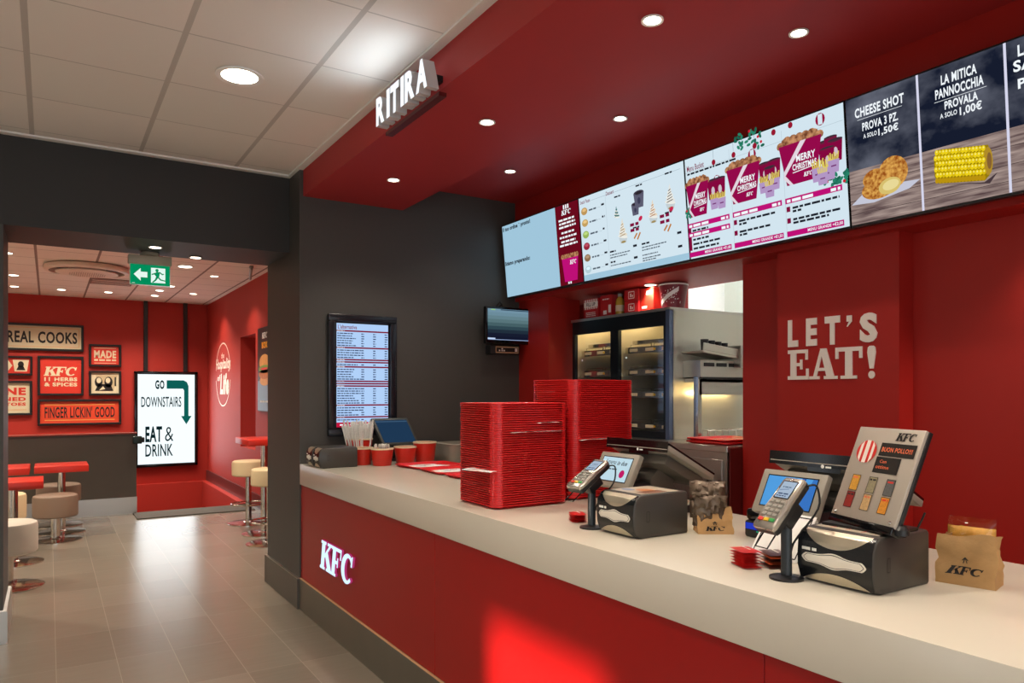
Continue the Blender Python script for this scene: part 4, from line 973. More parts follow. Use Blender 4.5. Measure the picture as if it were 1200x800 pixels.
# ================================================================== CARD READERS
def card_reader(px, py, tilt, yaw, head, label):
    z = 1.026
    t = thing('card_terminal', label, 'card reader', (px, py, z), 'card readers on poles')
    B().lathe([(.045, 0), (.045, .006), (.03, .010), (.016, .012)], (px, py, z), BLACK, 24).build('base', t)
    ht = head - .02 - z
    B().lathe([(.0145, .01), (.0145, ht)], (px, py, z), M('pole_blue_black', (40, 48, 54), 0.35), 18).build('pole', t)
    uy = Vector((math.cos(R(tilt)) * math.cos(R(yaw)), math.cos(R(tilt)) * math.sin(R(yaw)), math.sin(R(tilt))))
    ux = Vector((math.sin(R(yaw)), -math.cos(R(yaw)), 0)); n = ux.cross(uy)
    c = Vector((px - .005, py, head))
    fr = Fr(c - ux * .041 - uy * .085 + n * .034, ux, uy, n)
    L_, W_ = .172, .08
    def outline(dz, g): return [tuple(fr.p(W_ / 2 + (a - .5) * (W_ - 2 * g), L_ / 2 + (b_ - .5) * (L_ - 2 * g), dz)) for a, b_ in ((.06, 0), (.94, 0), (1, .05), (1, .42), (.96, .55), (.96, .95), (.9, 1), (.1, 1), (.04, .95), (.04, .55), (0, .42), (0, .05))]
    b = B().loft([outline(-.034, .006), outline(-.03, .001), outline(-.014, 0)], BLACK); b.build('lower_shell', t, smooth=40)
    b = B().loft([outline(-.014, .0005), outline(-.004, .0005), outline(0, .005)], SILV); b.build('upper_shell', t, smooth=40)
    b = B().on(fr, .0008); b.rect(.013, .098, .067, .158, BLACKG); b.lay(); b.rect(.016, .101, .064, .155, E((176, 194, 214), .9)); b.lay()
    b.ticks(.024, .135, .03, .004, E((70, 90, 120)), 1).line([(.02, .125), (.05, .131)], .002, E((90, 110, 150))).ticks(.022, .112, .036, .005, E((50, 66, 100)), 2).ticks(.02, .105, .034, .004, E((50, 66, 100)), 3)
    b.build('display', t, smooth=0)
    b = B(); Mx = Matrix(((ux.x, uy.x, n.x, fr.o.x), (ux.y, uy.y, n.y, fr.o.y), (ux.z, uy.z, n.z, fr.o.z), (0, 0, 0, 1)))
    KEY = M('grey_key', (150, 146, 136), 0.5)
    for r in range(4):
        for k in range(3):
            b.rbox(.013 + k * .019, .038 + r * .0145, 0, .028 + k * .019, .047 + r * .0145, .0035, KEY, .0012, 1, Mx)
    b.build('keypad', t)
    for k, m in enumerate((KRED, YEL, GREEN)):
        B().rbox(.012 + k * .02, .02, 0, .029 + k * .02, .031, .0038, m, .0014, 1, Mx).build('key', t)
    B().rbox(.02, .05, -.075, .06, .12, -.034, BLACK, .006, 2, Mx).lathe([(.0155, ht - .03), (.0155, ht)], (px, py, z), BLACK, 16).build('mount', t)
    q = [fr.p(.018, .01, -.034), fr.p(.018, -.04, -.036), fr.p(.062, -.04, -.036), fr.p(.062, .01, -.034)]
    B().tube(q, .0022, BLACKG, 6).build('card_guide', t)
    q = [fr.p(W_ * .9, L_ - .01, -.02), fr.p(W_ * 1.15, L_ + .01, -.03), fr.p(W_ * 1.2, L_ - .03, -.08), Vector((px + .02, py - .005, head - .09)), Vector((px + .018, py, head - .12))]
    pts = []
    for i in range(len(q) - 1):
        for k in range(5): pts.append(q[i].lerp(q[i + 1], k / 5))
    for _ in range(3): pts = [pts[0]] + [(pts[i - 1] + pts[i] * 2 + pts[i + 1]) / 4 for i in range(1, len(pts) - 1)] + [pts[-1]]
    B().tube(pts, .003, BLACK, 6).build('cable', t)
    return t
card_reader(1.692, 1.288, 47, -8, 1.212, 'silver and black card reader on a pole in front of the right till')
card_reader(1.712, 2.158, 32, 4, 1.205, 'silver and black card reader on a pole beside the middle napkin dispenser')

# ================================================================== TILLS
def till(y0, lab, variant):
    """y0 = left (far) end of the operator screen"""
    z = 1.026
    t = thing('cash_till', lab, 'till', (2.2, y0 - .19, z), 'touchscreen tills on the counter')
    # operator screen, facing the staff, seen from behind and below
    top, low = Vector((2.10, y0, 1.320)), Vector((2.36, y0, 1.185))
    uy = (top - low).normalized(); ux = Vector((0, 1, 0))          # viewer on the staff side
    n = ux.cross(uy); fr = Fr(low - Vector((0, .38, 0)), ux, uy, n); Lh = (top - low).length
    b = B(); slab_on(b, fr, .38, Lh, .022, GREYP, .004); sc = b.build('operator_screen', t)
    b = B(); slab_on(b, Fr(fr.o + n * .008, ux, uy, n), .38, Lh + .004, .010, BLACKG, .003); b.build('screen_glass', t)
    b = B().on(Fr(top + Vector((-.006, .001, .006)), (0, -1, 0), (.1, 0, 1)), 0); b.rect(0, -.036, .38, .008, BLACKG); b.rect(.15, -.05, .27, -.03, BLACKG); b.lay(); b.ell(.205, -.032, .006, .006, WHITE, 12).ticks(.216, -.036, .02, .007, WHITE, 2); b.build('front_lip', t, smooth=0)
    b = B(); slab_on(b, Fr(fr.o - n * .022, ux, uy, n), .30, Lh * .8, .045, GREYD, .012, .04, .01); b.build('rear_housing', t)
    b = B()
    for k in range(18): b.on(Fr(fr.o - n * .0675, -ux, uy, -n), .0006); b.rect(-.33 + k * .016, .06, -.324 + k * .016, .12, BLACK)
    b.build('vents', t, smooth=0)
    # stand
    yc = y0 - .19
    b = B().rbox(2.10, yc - .13, z, 2.38, yc + .13, z + .035, BLACK, .008, 2); b.build('base', t)
    b = B().loft([[(2.17, yc - .05, z + .035), (2.33, yc - .05, z + .035), (2.33, yc + .05, z + .035), (2.17, yc + .05, z + .035)], [(2.13, yc - .05, z + .14), (2.26, yc - .05, z + .115), (2.26, yc + .05, z + .115), (2.13, yc + .05, z + .14)], [(2.19, yc - .05, z + .20), (2.29, yc - .05, z + .165), (2.29, yc + .05, z + .165), (2.19, yc + .05, z + .20)]], GREYD); b.build('neck', t, smooth=0)
    # customer display
    ux = Vector((0, -1, 0)); bl = Vector((2.0, y0 + .005, 1.135)); uy = Vector((.072, 0, .138)).normalized()
    n = ux.cross(uy); fr = Fr(bl, ux, uy, n)
    b = B(); slab_on(b, fr, .245, .156, .028, GREYP, .006); b.build('customer_display', t)
    b = B().on(fr, .0008, .0005); b.rect(.026, .022, .219, .136, BLACKG); b.lay()
    if variant == 0:
        b.rect(.030, .026, .215, .132, E((196, 224, 236), .95)); b.lay()
        b.txt('il menu', .05, .10, .07, .022, SDARK, 0.0, .2).txt('in due', .13, .098, .06, .02, SDARK, 0.02, .2).ell(.18, .06, .016, .018, E((190, 30, 100)), 14).ticks(.05, .075, .09, .008, SGREY, 3)
    else:
        b.rect(.030, .026, .215, .132, E((84, 160, 226), .95)); b.lay(); b.poly([(.12, .026), (.14, .026), (.175, .132), (.16, .132)], E((40, 90, 170), .9)).poly([(.17, .026), (.215, .026), (.215, .132), (.2, .132)], E((60, 120, 200), .9))
    b.build('customer_screen', t, smooth=0)
    b = B().rbox(2.02, yc - .04, z + .03, 2.17, yc + .04, z + .13, BLACK, .01, 2).rbox(2.03, yc - .10, z, 2.11, yc + .10, z + .05, BLACK, .008, 2); b.build('display_bracket', t)
    pts = [Vector((2.33, yc - .10, z + .13 - .09 * math.sin(math.pi * k / 10)) ) + Vector((-.02, -.012 * k, 0)) for k in range(11)]
    B().tube(pts, .0035, BLACK, 6).build('cable', t)
    return t
till(2.53, 'middle till with a lit customer display beside the rear tray stack', 0)
till(1.66, 'right till with a blue customer display behind the spice board', 1)
t = thing('receipt_printer', 'black receipt printer with a blue light left of the right till', 'printer', (2.125, 1.70, 1.026))
B().rbox(2.07, 1.655, 1.026, 2.18, 1.752, 1.085, BLACK, .01, 3).build('body', t)
B().rbox(2.072, 1.657, 1.085, 2.17, 1.748, 1.125, BLACKG, .012, 3).build('lid', t)
b = B().on(FX(2.07, 1.748, 1.055), .001); b.rect(.004, 0, .085, .022, E((40, 60, 190), .9)); b.lay(); b.rect(.05, -.008, .07, -.003, E((30, 150, 110), .9)); b.build('indicator', t, smooth=0)
t = thing('card_sign', 'white card with black border leaning below the right card reader', 'sign', (1.90, 1.46, 1.026))
fr = tilt_frame((1.86, 1.555, 1.027), (.03, -1, 0), (.10, 0, .13))
b = B(); slab_on(b, fr, .17, .16, .003, WHITEP, .001); b.build('card', t)
b = B().on(fr, .0006); b.line([(.01, .01), (.16, .01), (.16, .15), (.01, .15), (.01, .01)], .004, INK); b.build('border', t, smooth=0)
fr2 = tilt_frame((1.985, 1.555, 1.027), (.03, -1, 0), (-.03, 0, .13))
b = B(); slab_on(b, fr2, .17, .12, .003, WHITEP, .001); b.build('prop', t)

# tilted board with spice windows on the dispenser
t = thing('spice_display_board', 'tilted brushed steel board with six spice windows standing on the dispenser', 'display board', (1.82, 1.15, 1.169))
wv = Vector((1.768 - 1.843, 1.034 - 1.258, 0)); Wb = wv.length; ux = wv.normalized()
hor = Vector((0.24 * .56, -0.0, 0)); back = Vector((-ux.y, ux.x, 0)).normalized()
if back.x < 0: back = -back
uy = (back * .0964 + Vector((0, 0, .241))).normalized(); n = ux.cross(uy)
fr = Fr(Vector((1.843, 1.258, 1.192)), ux, uy, n); Hb = .262
b = B(); slab_on(b, fr, Wb, Hb, .010, M('board_steel', (190, 180, 166), 0.4, .35, bump=.05, scale=60, aniso=(1, 1, 14)), .002); b.build('board', t)
b = B(); slab_on(b, Fr(fr.o - n * .010, ux, uy, n), Wb, Hb, .012, BLACK, .002, 0.002, 0); b.build('backing', t)
b = B(); slab_on(b, Fr(fr.o + n * .004, ux, uy, n), Wb, .022, .03, BLACKG, .003, 0, -.018); b.build('foot_rail', t)
b = B(); c = fr.p(Wb / 2, 0, -.02); b.rbox(1.79, 1.06, 1.169, 1.93, 1.25, 1.178, BLACK, .003, 2); b.build('base', t)
b = B().on(fr, .0012, .0005)
b.slab('KFC', Wb * .62, Hb * .87, Wb * .28, Hb * .085, INK, shear=.22, gap=-.02, ws=[1, .85, .95])
b.ell(Wb * .24, Hb * .73, Wb * .155, Hb * .125, KRED, 28)
b.rect(Wb * .44, Hb * .70, Wb * .96, Hb * .84, M('chalkboard', (48, 46, 44), .12)).rect(Wb * .43, Hb * .52, Wb * .80, Hb * .69, M('chalkboard', (48, 46, 44), .12)); b.lay()
b.poly([(Wb * .13, Hb * .80), (Wb * .17, Hb * .845), (Wb * .17, Hb * .615), (Wb * .13, Hb * .66)], OFFW).poly([(Wb * .21, Hb * .853), (Wb * .27, Hb * .853), (Wb * .27, Hb * .608), (Wb * .21, Hb * .608)], OFFW).poly([(Wb * .31, Hb * .845), (Wb * .35, Hb * .80), (Wb * .35, Hb * .66), (Wb * .31, Hb * .615)], OFFW)
ORG = M('orange_print', (226, 110, 70), .5)
b.txt('BUON POLLO!!!', Wb * .47, Hb * .745, Wb * .45, Hb * .05, ORG, .03).txt('Con', Wb * .5, Hb * .625, Wb * .1, Hb * .035, ORG, .02).txt('ottime', Wb * .46, Hb * .565, Wb * .2, Hb * .035, ORG, .02)
b.build('print', t, smooth=0)
for i, c in enumerate(((206, 150, 50), (150, 140, 110), (92, 92, 90), (140, 30, 20), (196, 160, 110), (214, 140, 40))):
    cx, cy = Wb * (.22 + .27 * (i % 3)), Hb * (.385 if i < 3 else .20)
    b = B().on(fr, .0012, .0005); b.rect(cx - .0155, cy - .0225, cx + .0155, cy + .0225, INK); b.lay(); b.rect(cx - .013, cy - .021, cx + .0145, cy + .021, M('spice_%s' % 'abcdef'[i], c, .6, vary=.45, scale=220)); b.lay(); b.ticks(cx - .01, cy + .012, .022, .006, (ORG, INK, KRED, INK, ORG, KRED)[i], i); w_ = b.build('spice_window', t, smooth=0)
for cx, cy in ((Wb * .07, Hb * .05), (Wb * .93, Hb * .05)):
    bm = bmesh.new(); bmesh.ops.create_uvsphere(bm, u_segments=12, v_segments=8, radius=.005)
    B().bm(bm, STEELS, Matrix.Translation(fr.p(cx, cy, .001))).build('screw', t)
b = B(); q = fr.p(Wb, Hb * .04, -.012); b.lathe([(.008, 0), (.02, .006), (.02, .02), (.012, .03)], (q.x + .01, q.y, 1.17), BLACK, 16); b.build('foot', t)
# sauce sachets
def sachets(x, y, rz, n, mats, where, group):
    for k in range(n):
        b = B(); g = 7; w, d = .085, .06; vs = []; fs = []
        for s_ in (1, -1):
            k0 = len(vs)
            for i in range(g + 1):
                for j in range(g + 1):
                    u, v = i / g * 2 - 1, j / g * 2 - 1
                    vs.append((u * w / 2, v * d / 2, .0045 + s_ * .0042 * max(0, (1 - abs(u) ** 4) * (1 - abs(v) ** 4)) + .0003))
            for i in range(g):
                for j in range(g):
                    a = k0 + i * (g + 1) + j; f = (a, a + g + 1, a + g + 2, a + 1); fs.append(f if s_ > 0 else f[::-1])
        b.raw(vs, fs, mats[k % len(mats)])
        if k == n - 1: b.on(Fr((-.03, -.02, .0094), (1, 0, 0), (0, 1, 0), (0, 0, 1))); b.ticks(.005, .015, .05, .008, OFFW, k)
        o = b.build('sauce_sachet', None, (0, 0, 0))
        o.location = (x + rnd.uniform(-.002, .002), y + rnd.uniform(-.002, .002), 1.0262 + k * .0086); o.rotation_euler = (0, 0, R(rz + rnd.uniform(-2, 2)))
        top = n - k
        tag(o, ('top sachet of the %s' % where) if top == 1 else 'sachet %s from top, %s' % (ordn(top), where), 'sauce sachet', group)
RSA = M('red_sachet', (206, 40, 36), .3); DSA = M('dark_sachet', (70, 36, 30), .3); OSA = M('orange_sachet', (206, 90, 50), .3)
sachets(1.715, 1.445, 70, 6, [RSA], 'red sauce sachet pile left of the right card reader', 'red sauce sachets by the right reader')
sachets(1.785, 1.40, 62, 5, [DSA, OSA], 'dark sauce sachet pile behind the right card reader pole', 'dark sauce sachets by the right reader')
sachets(1.755, 2.30, 65, 4, [RSA], 'red sauce sachet pile by the middle card reader', 'red sauce sachets by the middle reader')

# ================================================================== PAPER BAGS
def paper_bag(label, x, y, rz, w, d, h, seed, lean=0.0, logo=True, sag=0.0, ly=0.0):
    t = thing('paper_bag', label, 'paper bag', (x, y, 1.026), 'brown paper bags on the counter')
    n = 10; rings = []
    per = 9
    def pt(u, zf):
        # u around the rectangle, zf 0..1
        ww, dd = w * (1 - .05 * zf), d * (1 - .30 * zf)
        side, f = int(u), u - int(u)
        c = [(-dd / 2, ww / 2), (-dd / 2, -ww / 2), (dd / 2, -ww / 2), (dd / 2, ww / 2)]
        a, b_ = c[side % 4], c[(side + 1) % 4]
        px, py = a[0] + (b_[0] - a[0]) * f, a[1] + (b_[1] - a[1]) * f
        if side % 2 == 1: px, py = px, py + (1 if side == 3 else -1) * (-.018 * zf * math.sin(math.pi * f))
        nz = noise.noise(Vector((px * 26 + seed, py * 26, zf * 3.2))) * .013 * min(1, zf * 4)
        nz2 = noise.noise(Vector((px * 70 + seed, py * 70, zf * 9 + 3))) * .005 * min(1, zf * 4)
        l = math.hypot(px, py) or 1
        hz = h * zf * (1 - sag * (px / d + .5) * zf) + (noise.noise(Vector((u * 1.4 + seed, 5, 0))) * .016 if zf > .95 else 0)
        return Vector((px + px / l * (nz + nz2) + lean * zf, py + py / l * (nz + nz2), hz))
    M_ = Matrix.Translation((x, y, 1.0262)) @ Matrix.Rotation(R(rz), 4, 'Z')
    N_ = 4 * per
    rings = [[M_ @ pt(4 * j / N_, i / n) for j in range(N_)] for i in range(n + 1)]
    inner = [[M_ @ (pt(4 * j / N_, i / n) * 1.0 - Vector((pt(4 * j / N_, i / n).x * .04, pt(4 * j / N_, i / n).y * .03, 0))) for j in range(N_)] for i in (n, n - 3)]
    b = B().loft(rings + inner, KRAFT, True, True); b.build('bag', t, smooth=50)
    if logo:
        # print lies on the front face: project through pt()
        b = B(); tmp = B().on(Fr((0, 0, 0), (1, 0, 0), (0, 1, 0), (0, 0, 1)), 0)
        tmp.slab('KFC', .20, .22, .56, .16, INK, shear=.25, gap=-.02, ws=[1, .85, .95])
        tmp.line([(.42, .50), (.48, .56), (.54, .50)], .02, INK).line([(.48, .56), (.44, .44)], .02, INK).line([(.48, .56), (.52, .44)], .02, INK)
        vs = []
        for v in tmp.v:
            q = pt(max(0.001, min(.999, v[0])), v[1] + ly); vs.append(M_ @ (q + Vector((-.0018, 0, 0))))
        b.raw(vs, tmp.f, INK); b.build('print', t, smooth=0)
    return t
paper_bag('brown paper bag with black print at the right end of the counter', 2.062, 1.0, 13, .138, .085, .128, 3.3)
paper_bag('crumpled brown paper bag beside the middle napkin dispenser', 2.035, 1.862, 56, .125, .09, .095, 9.1, lean=.012, sag=.1, ly=-.1)
def packet(name, label, x, y, z, rz, tilt, w, h, th, mat, seed, group=None, film=None):
    t = thing(name, label, 'snack packet', (x, y, z), group)
    M_ = Matrix.Translation((x, y, z)) @ Matrix.Rotation(R(rz), 4, 'Z') @ Matrix.Rotation(R(tilt), 4, 'Y')
    def grid(g, hh, thk, mt, amp, nm):
        b = B()
        for s_ in (-1, 1):
            vs = []; fs = []
            for i in range(g + 1):
                for j in range(g + 1):
                    u, v = i / g * 2 - 1, j / g * 2 - 1
                    q = thk * max(0, (1 - abs(u) ** 3) * (1 - abs(v) ** 3)) ** .7
                    nz = noise.noise(Vector((u * 3.2 + seed, v * 3.2, s_ * 2.0))) * amp + noise.noise(Vector((u * 8 + seed, v * 8, s_))) * amp * .5
                    vs.append(M_ @ Vector((s_ * (q + .0004) + nz * (1 if abs(u) < .98 and abs(v) < .98 else 0.3), u * w / 2, hh / 2 + v * hh / 2 + nz * .6)))
            for i in range(g):
                for j in range(g):
                    a = i * (g + 1) + j; f = (a, a + g + 1, a + g + 2, a + 1); fs.append(f if s_ > 0 else f[::-1])
            b.raw(vs, fs, mt)
        return b.build(nm, t, smooth=25)
    if film:
        grid(14, h * .78, th, mat, .004, 'contents'); grid(16, h, th * 1.12, film, .005, 'wrapper')
    else:
        grid(20, h, th, mat, .012, 'wrapper')
    return t
packet('snack_packet', 'clear packet of golden snacks sticking out of the right paper bag', 2.078, 1.003, 1.085, 13, 4, .112, .112, .02, GOLD, 2.2, 'snack packets in bags', glass('clear_film', (255, 250, 240)))
packet('foil_packet', 'dark foil snack packet on top of the crumpled bag, upper one', 2.05, 1.90, 1.07, 50, 8, .13, .135, .022, FOIL, 5.5, 'foil packets in the crumpled bag')
packet('foil_packet', 'dark foil snack packet in the crumpled bag, lower left one', 2.02, 1.87, 1.05, 62, -14, .12, .115, .02, FOIL, 8.5, 'foil packets in the crumpled bag')
b = B().lathe([(.03, 0), (.035, .08), (.036, .085), (.033, .085)], (2.20, 1.09, 1.026), M('white_cup_card', (226, 220, 208), .5), 20)
b.rbox(2.17, 1.055, 1.0262, 2.25, 1.13, 1.05, M('blue_grey_base', (60, 70, 80), .5), .004, 1)
tag(b.build('card_roll_holder'), 'small white roll on a blue grey base behind the right napkin dispenser', 'roll holder')

# ================================================================== FAR ROOM
# lightbox
t = thing('lightbox_sign', 'tall glowing white lightbox with green arrow on the far red wall', 'sign', (1.70, 13.75, .25))
x0, x1, z0, z1 = 1.205, 2.185, .28, 1.89
b = B()
for a in ((x0, z0, x1, z0 + .05), (x0, z1 - .05, x1, z1), (x0, z0, x0 + .05, z1), (x1 - .05, z0, x1, z1)): b.rbox(a[0], 13.66, a[1], a[2], 13.749, a[3], BLACKG, .008, 2)
b.build('frame', t)
b = B().on(FY(x0 + .05, 13.68, z0 + .05), .0, .001); W, H = x1 - x0 - .1, z1 - z0 - .1
TEAL = M('teal_print', (14, 92, 84), .5); TG = E((16, 104, 96), .8); TD = E((10, 40, 44), .6)
b.rect(0, 0, W, H, E((236, 247, 250), 1.15)); b.lay(3)
b.txt('GO', W * .30, H * .835, W * .16, H * .10, TD, .04).txt('DOWNSTAIRS', W * .06, H * .635, W * .70, H * .115, TD, .012)
b.txt('EAT', W * .13, H * .245, W * .29, H * .175, TD, .035).txt('&', W * .47, H * .25, W * .15, H * .16, TD, -.005).txt('DRINK', W * .13, H * .085, W * .48, H * .135, TD, .015)
b.poly([(W * .50, H * .935), (W * .80, H * .935), (W * .86, H * .915), (W * .89, H * .87), (W * .89, H * .53), (W * .81, H * .53), (W * .81, H * .82), (W * .79, H * .84), (W * .50, H * .84)], TG).poly([(W * .755, H * .53), (W * .945, H * .53), (W * .85, H * .435)], TG)
b.build('display', t, smooth=0)
l = bpy.data.lights.new('lamp', 'AREA'); l.shape = 'RECTANGLE'; l.size = W; l.size_y = H; l.energy = 10; l.color = (.9, .97, 1)
lo = bpy.data.objects.new('lamp', l); COL.objects.link(lo); lo.parent = t; lo.location = (0, -.12, .83); lo.rotation_euler = Vector((0, -1, 0)).to_track_quat('-Z', 'Y').to_euler()
for x, lab in ((1.38, 'left black vertical strip running from lightbox to the far ceiling'), (1.995, 'right black vertical strip running from lightbox to the far ceiling')):
    tag(B().rbox(x - .032, 13.70, 1.88, x + .032, 13.749, 3.07, BLACK, .004, 1).build('hanging_strip'), lab, 'strip', 'black strips above the lightbox')
t = thing('call_box', 'small dark green box on the end of the dark half wall', 'box', (.96, 10.42, .88))
B().rbox(.90, 10.36, .885, 1.0, 10.44, .98, M('dark_green_plastic', (22, 44, 40), .4), .008, 2).build('housing', t); B().rbox(1.0, 10.37, .90, 1.03, 10.42, .965, BLACK, .005, 1).build('cover', t)
# framed pictures
FRM = M('black_picture_frame', (26, 20, 18), .35)
def picture(label, xa, xb, za, zb, bg, draw, fw=.035):
    t = thing('framed_picture', label, 'picture', ((xa + xb) / 2, 13.75, za), 'framed pictures on the red wall')
    b = B()
    for a in ((xa, za, xb, za + fw), (xa, zb - fw, xb, zb), (xa, za + fw, xa + fw, zb - fw), (xb - fw, za + fw, xb, zb - fw)): b.rbox(a[0], 13.70, a[1], a[2], 13.749, a[3], FRM, .006, 1)
    b.build('frame', t)
    b = B().on(FY(xa + fw, 13.73, za + fw), 0, .0015); W, H = xb - xa - 2 * fw, zb - za - 2 * fw
    b.rect(0, 0, W, H, bg); b.lay(); draw(b, W, H); b.build('print', t, smooth=0)
PCRM = M('cream_print', (216, 202, 168), .6); PRED = M('poster_red', (206, 48, 30), .5); PORG = M('poster_orange', (214, 66, 34), .5); PBLK = M('poster_black', (30, 24, 22), .5); PGOLD = M('poster_gold', (226, 150, 80), .4)
picture('long cream framed sign reading REAL COOKS', -1.05, .479, 2.19, 2.615, PCRM, lambda b, W, H: (b.line([(.03, .03), (W - .03, .03), (W - .03, H - .03), (.03, H - .03), (.03, .03)], .006, PGOLD), b.txt('REAL COOKS', W - .985, H * .24, .93, H * .52, PBLK, .03)))
picture('small red framed sign reading MADE', .551, 1.016, 1.955, 2.32, PRED, lambda b, W, H: (b.rect(.04, H - .03, W - .04, H - .022, PCRM), b.txt('MADE', W * .10, H * .36, W * .8, H * .42, PCRM, .04), b.ticks(W * .1, H * .2, W * .8, .035, PCRM, 3), b.rect(.04, .02, W - .04, .028, PCRM)))
picture('square red framed poster with brand letters over HERBS & SPICES', -.148, .479, 1.485, 2.11, PRED, lambda b, W, H: (b.slab('KFC', W * .08, H * .50, W * .78, H * .26, PCRM, shear=.22, gap=-.02, ws=[1, .85, .95]), b.txt('11 HERBS', W * .10, H * .35, W * .8, H * .11, PCRM, .045), b.txt('& SPICES', W * .10, H * .20, W * .8, H * .11, PCRM, .045)))
def photo(b, W, H):
    b.poly([(.06, H * .9), (W * .95, H * .88), (W * .8, .04), (.12, .04)], M('photo_tan', (190, 170, 132), .6)); b.lay()
    b.ell(W * .26, H * .55, .055, .085, PBLK, 14).ell(W * .62, H * .55, .06, .09, PBLK, 14).poly([(.05, .04), (W * .8, .04), (W * .7, H * .45), (.1, H * .45)], PBLK); b.lay()
    b.ell(W * .27, H * .63, .035, .045, PCRM, 12).ell(W * .60, H * .63, .035, .045, PCRM, 12).poly([(W * .28, .05), (W * .5, .07), (W * .42, H * .35)], PCRM).rect(W * .84, H * .35, W * .9, H * .8, PBLK)
picture('small cream framed black and white photograph', .551, 1.016, 1.485, 1.89, PCRM, photo)
def bucketpic(b, W, H):
    b.poly([(W - .46, H * .5), (W - .30, H * .95), (W - .23, H * .5), (W - .30, H * .05)], PCRM).poly([(W - .2, .03), (W - .04, .03), (W - .015, H - .03), (W - .225, H - .03)], PCRM); b.lay()
    b.ell(W - .12, H * .58, .04, .05, PBLK, 12).poly([(W - .18, .05), (W - .06, .05), (W - .09, H * .5), (W - .15, H * .5)], PBLK)
picture('small red framed picture of a bucket beside the dark post', -.85, -.215, 1.80, 2.10, PRED, bucketpic, .03)
picture('cream framed sign with red words ending TOMATOES', -.95, -.215, 1.18, 1.715, PCRM, lambda b, W, H: (b.txt('VINE', W - .52, H * .60, .47, H * .25, PRED, .05), b.txt('RIPENED', W - .63, H * .40, .58, H * .13, PRED, .045), b.txt('TOMATOES', W - .63, H * .24, .58, H * .11, PRED, .045), b.rect(.05, H * .1, W - .04, H * .115, PGOLD)))
picture("long orange framed sign reading FINGER LICKIN' GOOD", -.148, 1.016, 1.01, 1.425, PORG, lambda b, W, H: (b.rect(.06, H - .06, W - .06, H - .045, PGOLD), b.rect(.06, .04, W - .06, .055, PGOLD), b.txt("FINGER LICKIN' GOOD", .06, H * .24, W - .12, H * .52, PBLK, .02)))
# emergency exit sign under the beam
t = thing('exit_sign', 'green running man exit sign hanging under the dark beam', 'exit sign', (.63, 6.0, 2.32))
HG = M('exit_housing_grey', (168, 160, 140), .5)
B().rbox(.487, 5.965, 2.47, .775, 6.035, 2.535, HG, .006, 2).lathe([(.07, 0), (.06, .024)], (.63, 6.0, 2.535), HG, 20).build('housing', t)
b = B().rbox(.497, 5.992, 2.318, .767, 6.008, 2.475, M('exit_acrylic', (226, 240, 230), .2), .002, 1); b.build('panel', t)
b = B().on(FY(.501, 5.991, 2.322), .0005, .0006); W, H = .262, .146
GR = E((0, 150, 96), .85); GW = E((226, 248, 238), 1.0)
b.rect(0, 0, W, H, GR); b.lay()
b.poly([(.022, H * .5), (.068, H * .82), (.068, H * .64), (.112, H * .64), (.112, H * .36), (.068, H * .36), (.068, H * .18)], GW)
b.rect(.136, .018, .232, H - .018, GW).rect(.01, .008, .03, .011, GW); b.lay()
b.ell(.176, H - .036, .011, .012, GR, 14)
for pl in ([(.155, .085), (.175, .10), (.196, .098), (.190, .06), (.172, .062)], [(.163, .092), (.140, .082), (.140, .074), (.166, .082)], [(.190, .094), (.212, .078), (.224, .084), (.22, .09), (.213, .087), (.195, .102)],
           [(.172, .066), (.190, .060), (.204, .046), (.232, .040), (.232, .032), (.198, .038)], [(.172, .068), (.186, .06), (.170, .034), (.150, .018), (.142, .022), (.162, .042)]): b.poly(pl, GR)
b.build('pictogram', t, smooth=0)
# round ceiling air unit
t = thing('ceiling_air_unit', 'large round white air unit with perforated disc on the far ceiling', 'air vent', (.40, 10.35, 2.97))
UW = M('air_unit_plastic', (228, 212, 194), .5)
B().lathe([(.41, .10), (.45, .085), (.46, .05), (.45, .03), (.405, .025), (.40, .095)], (.40, 10.35, 2.97), UW, 40, True, True).build('outer_ring', t)
B().lathe([(.398, .092), (.395, .088)], (.40, 10.35, 2.97), BLACK, 36, True, True).build('slot', t)
B().lathe([(.20, .088), (.20, .03), (.335, .025), (.335, .012), (.26, .0)], (.40, 10.35, 2.97), UW, 36, True, True).build('disc', t)
b = B().on(Fr((.40, 10.35, 2.97), (1, 0, 0), (0, -1, 0), (0, 0, -1)), .0008); PF = M('perforation', (150, 124, 106), .7)
for i in range(-9, 10):
    for j in range(-9, 10):
        if i * i + j * j < 81: b.rect(i * .023 - .006, j * .023 - .006, i * .023 + .006, j * .023 + .006, PF)
b.build('perforated_centre', t, smooth=0)
tag(B().rbox(.47, 11.3, 3.055, 1.0, 11.85, 3.069, M('grille_brown', (132, 106, 92), .5), .004, 1).box(.5, 11.4, 3.05, .97, 11.42, 3.055, UW).box(.5, 11.55, 3.05, .97, 11.57, 3.055, UW).box(.5, 11.7, 3.05, .97, 11.72, 3.055, UW).build('ceiling_grille'), 'brown square ceiling grille behind the round air unit', 'vent')
t = thing('ceiling_hook', 'small beige bracket hanging from the far ceiling near the red wall', 'bracket', (2.1, 9.4, 2.92))
B().rbox(2.06, 9.2, 3.04, 2.10, 9.26, 3.07, GREYP, .004, 1).build('plate', t); B().tube([(2.08, 9.23, 3.04), (2.12, 9.45, 2.985), (2.15, 9.6, 2.97)], .018, GREYP, 10).build('arm', t)
# mat
tag(B().rbox(.90, 9.9, .0005, 2.28, 10.415, .014, M('dark_grey_mat', (84, 80, 74), .95, bump=.5, scale=160, vary=.3), .004, 1).build('door_mat'), 'dark grey door mat at the head of the stairs', 'mat')
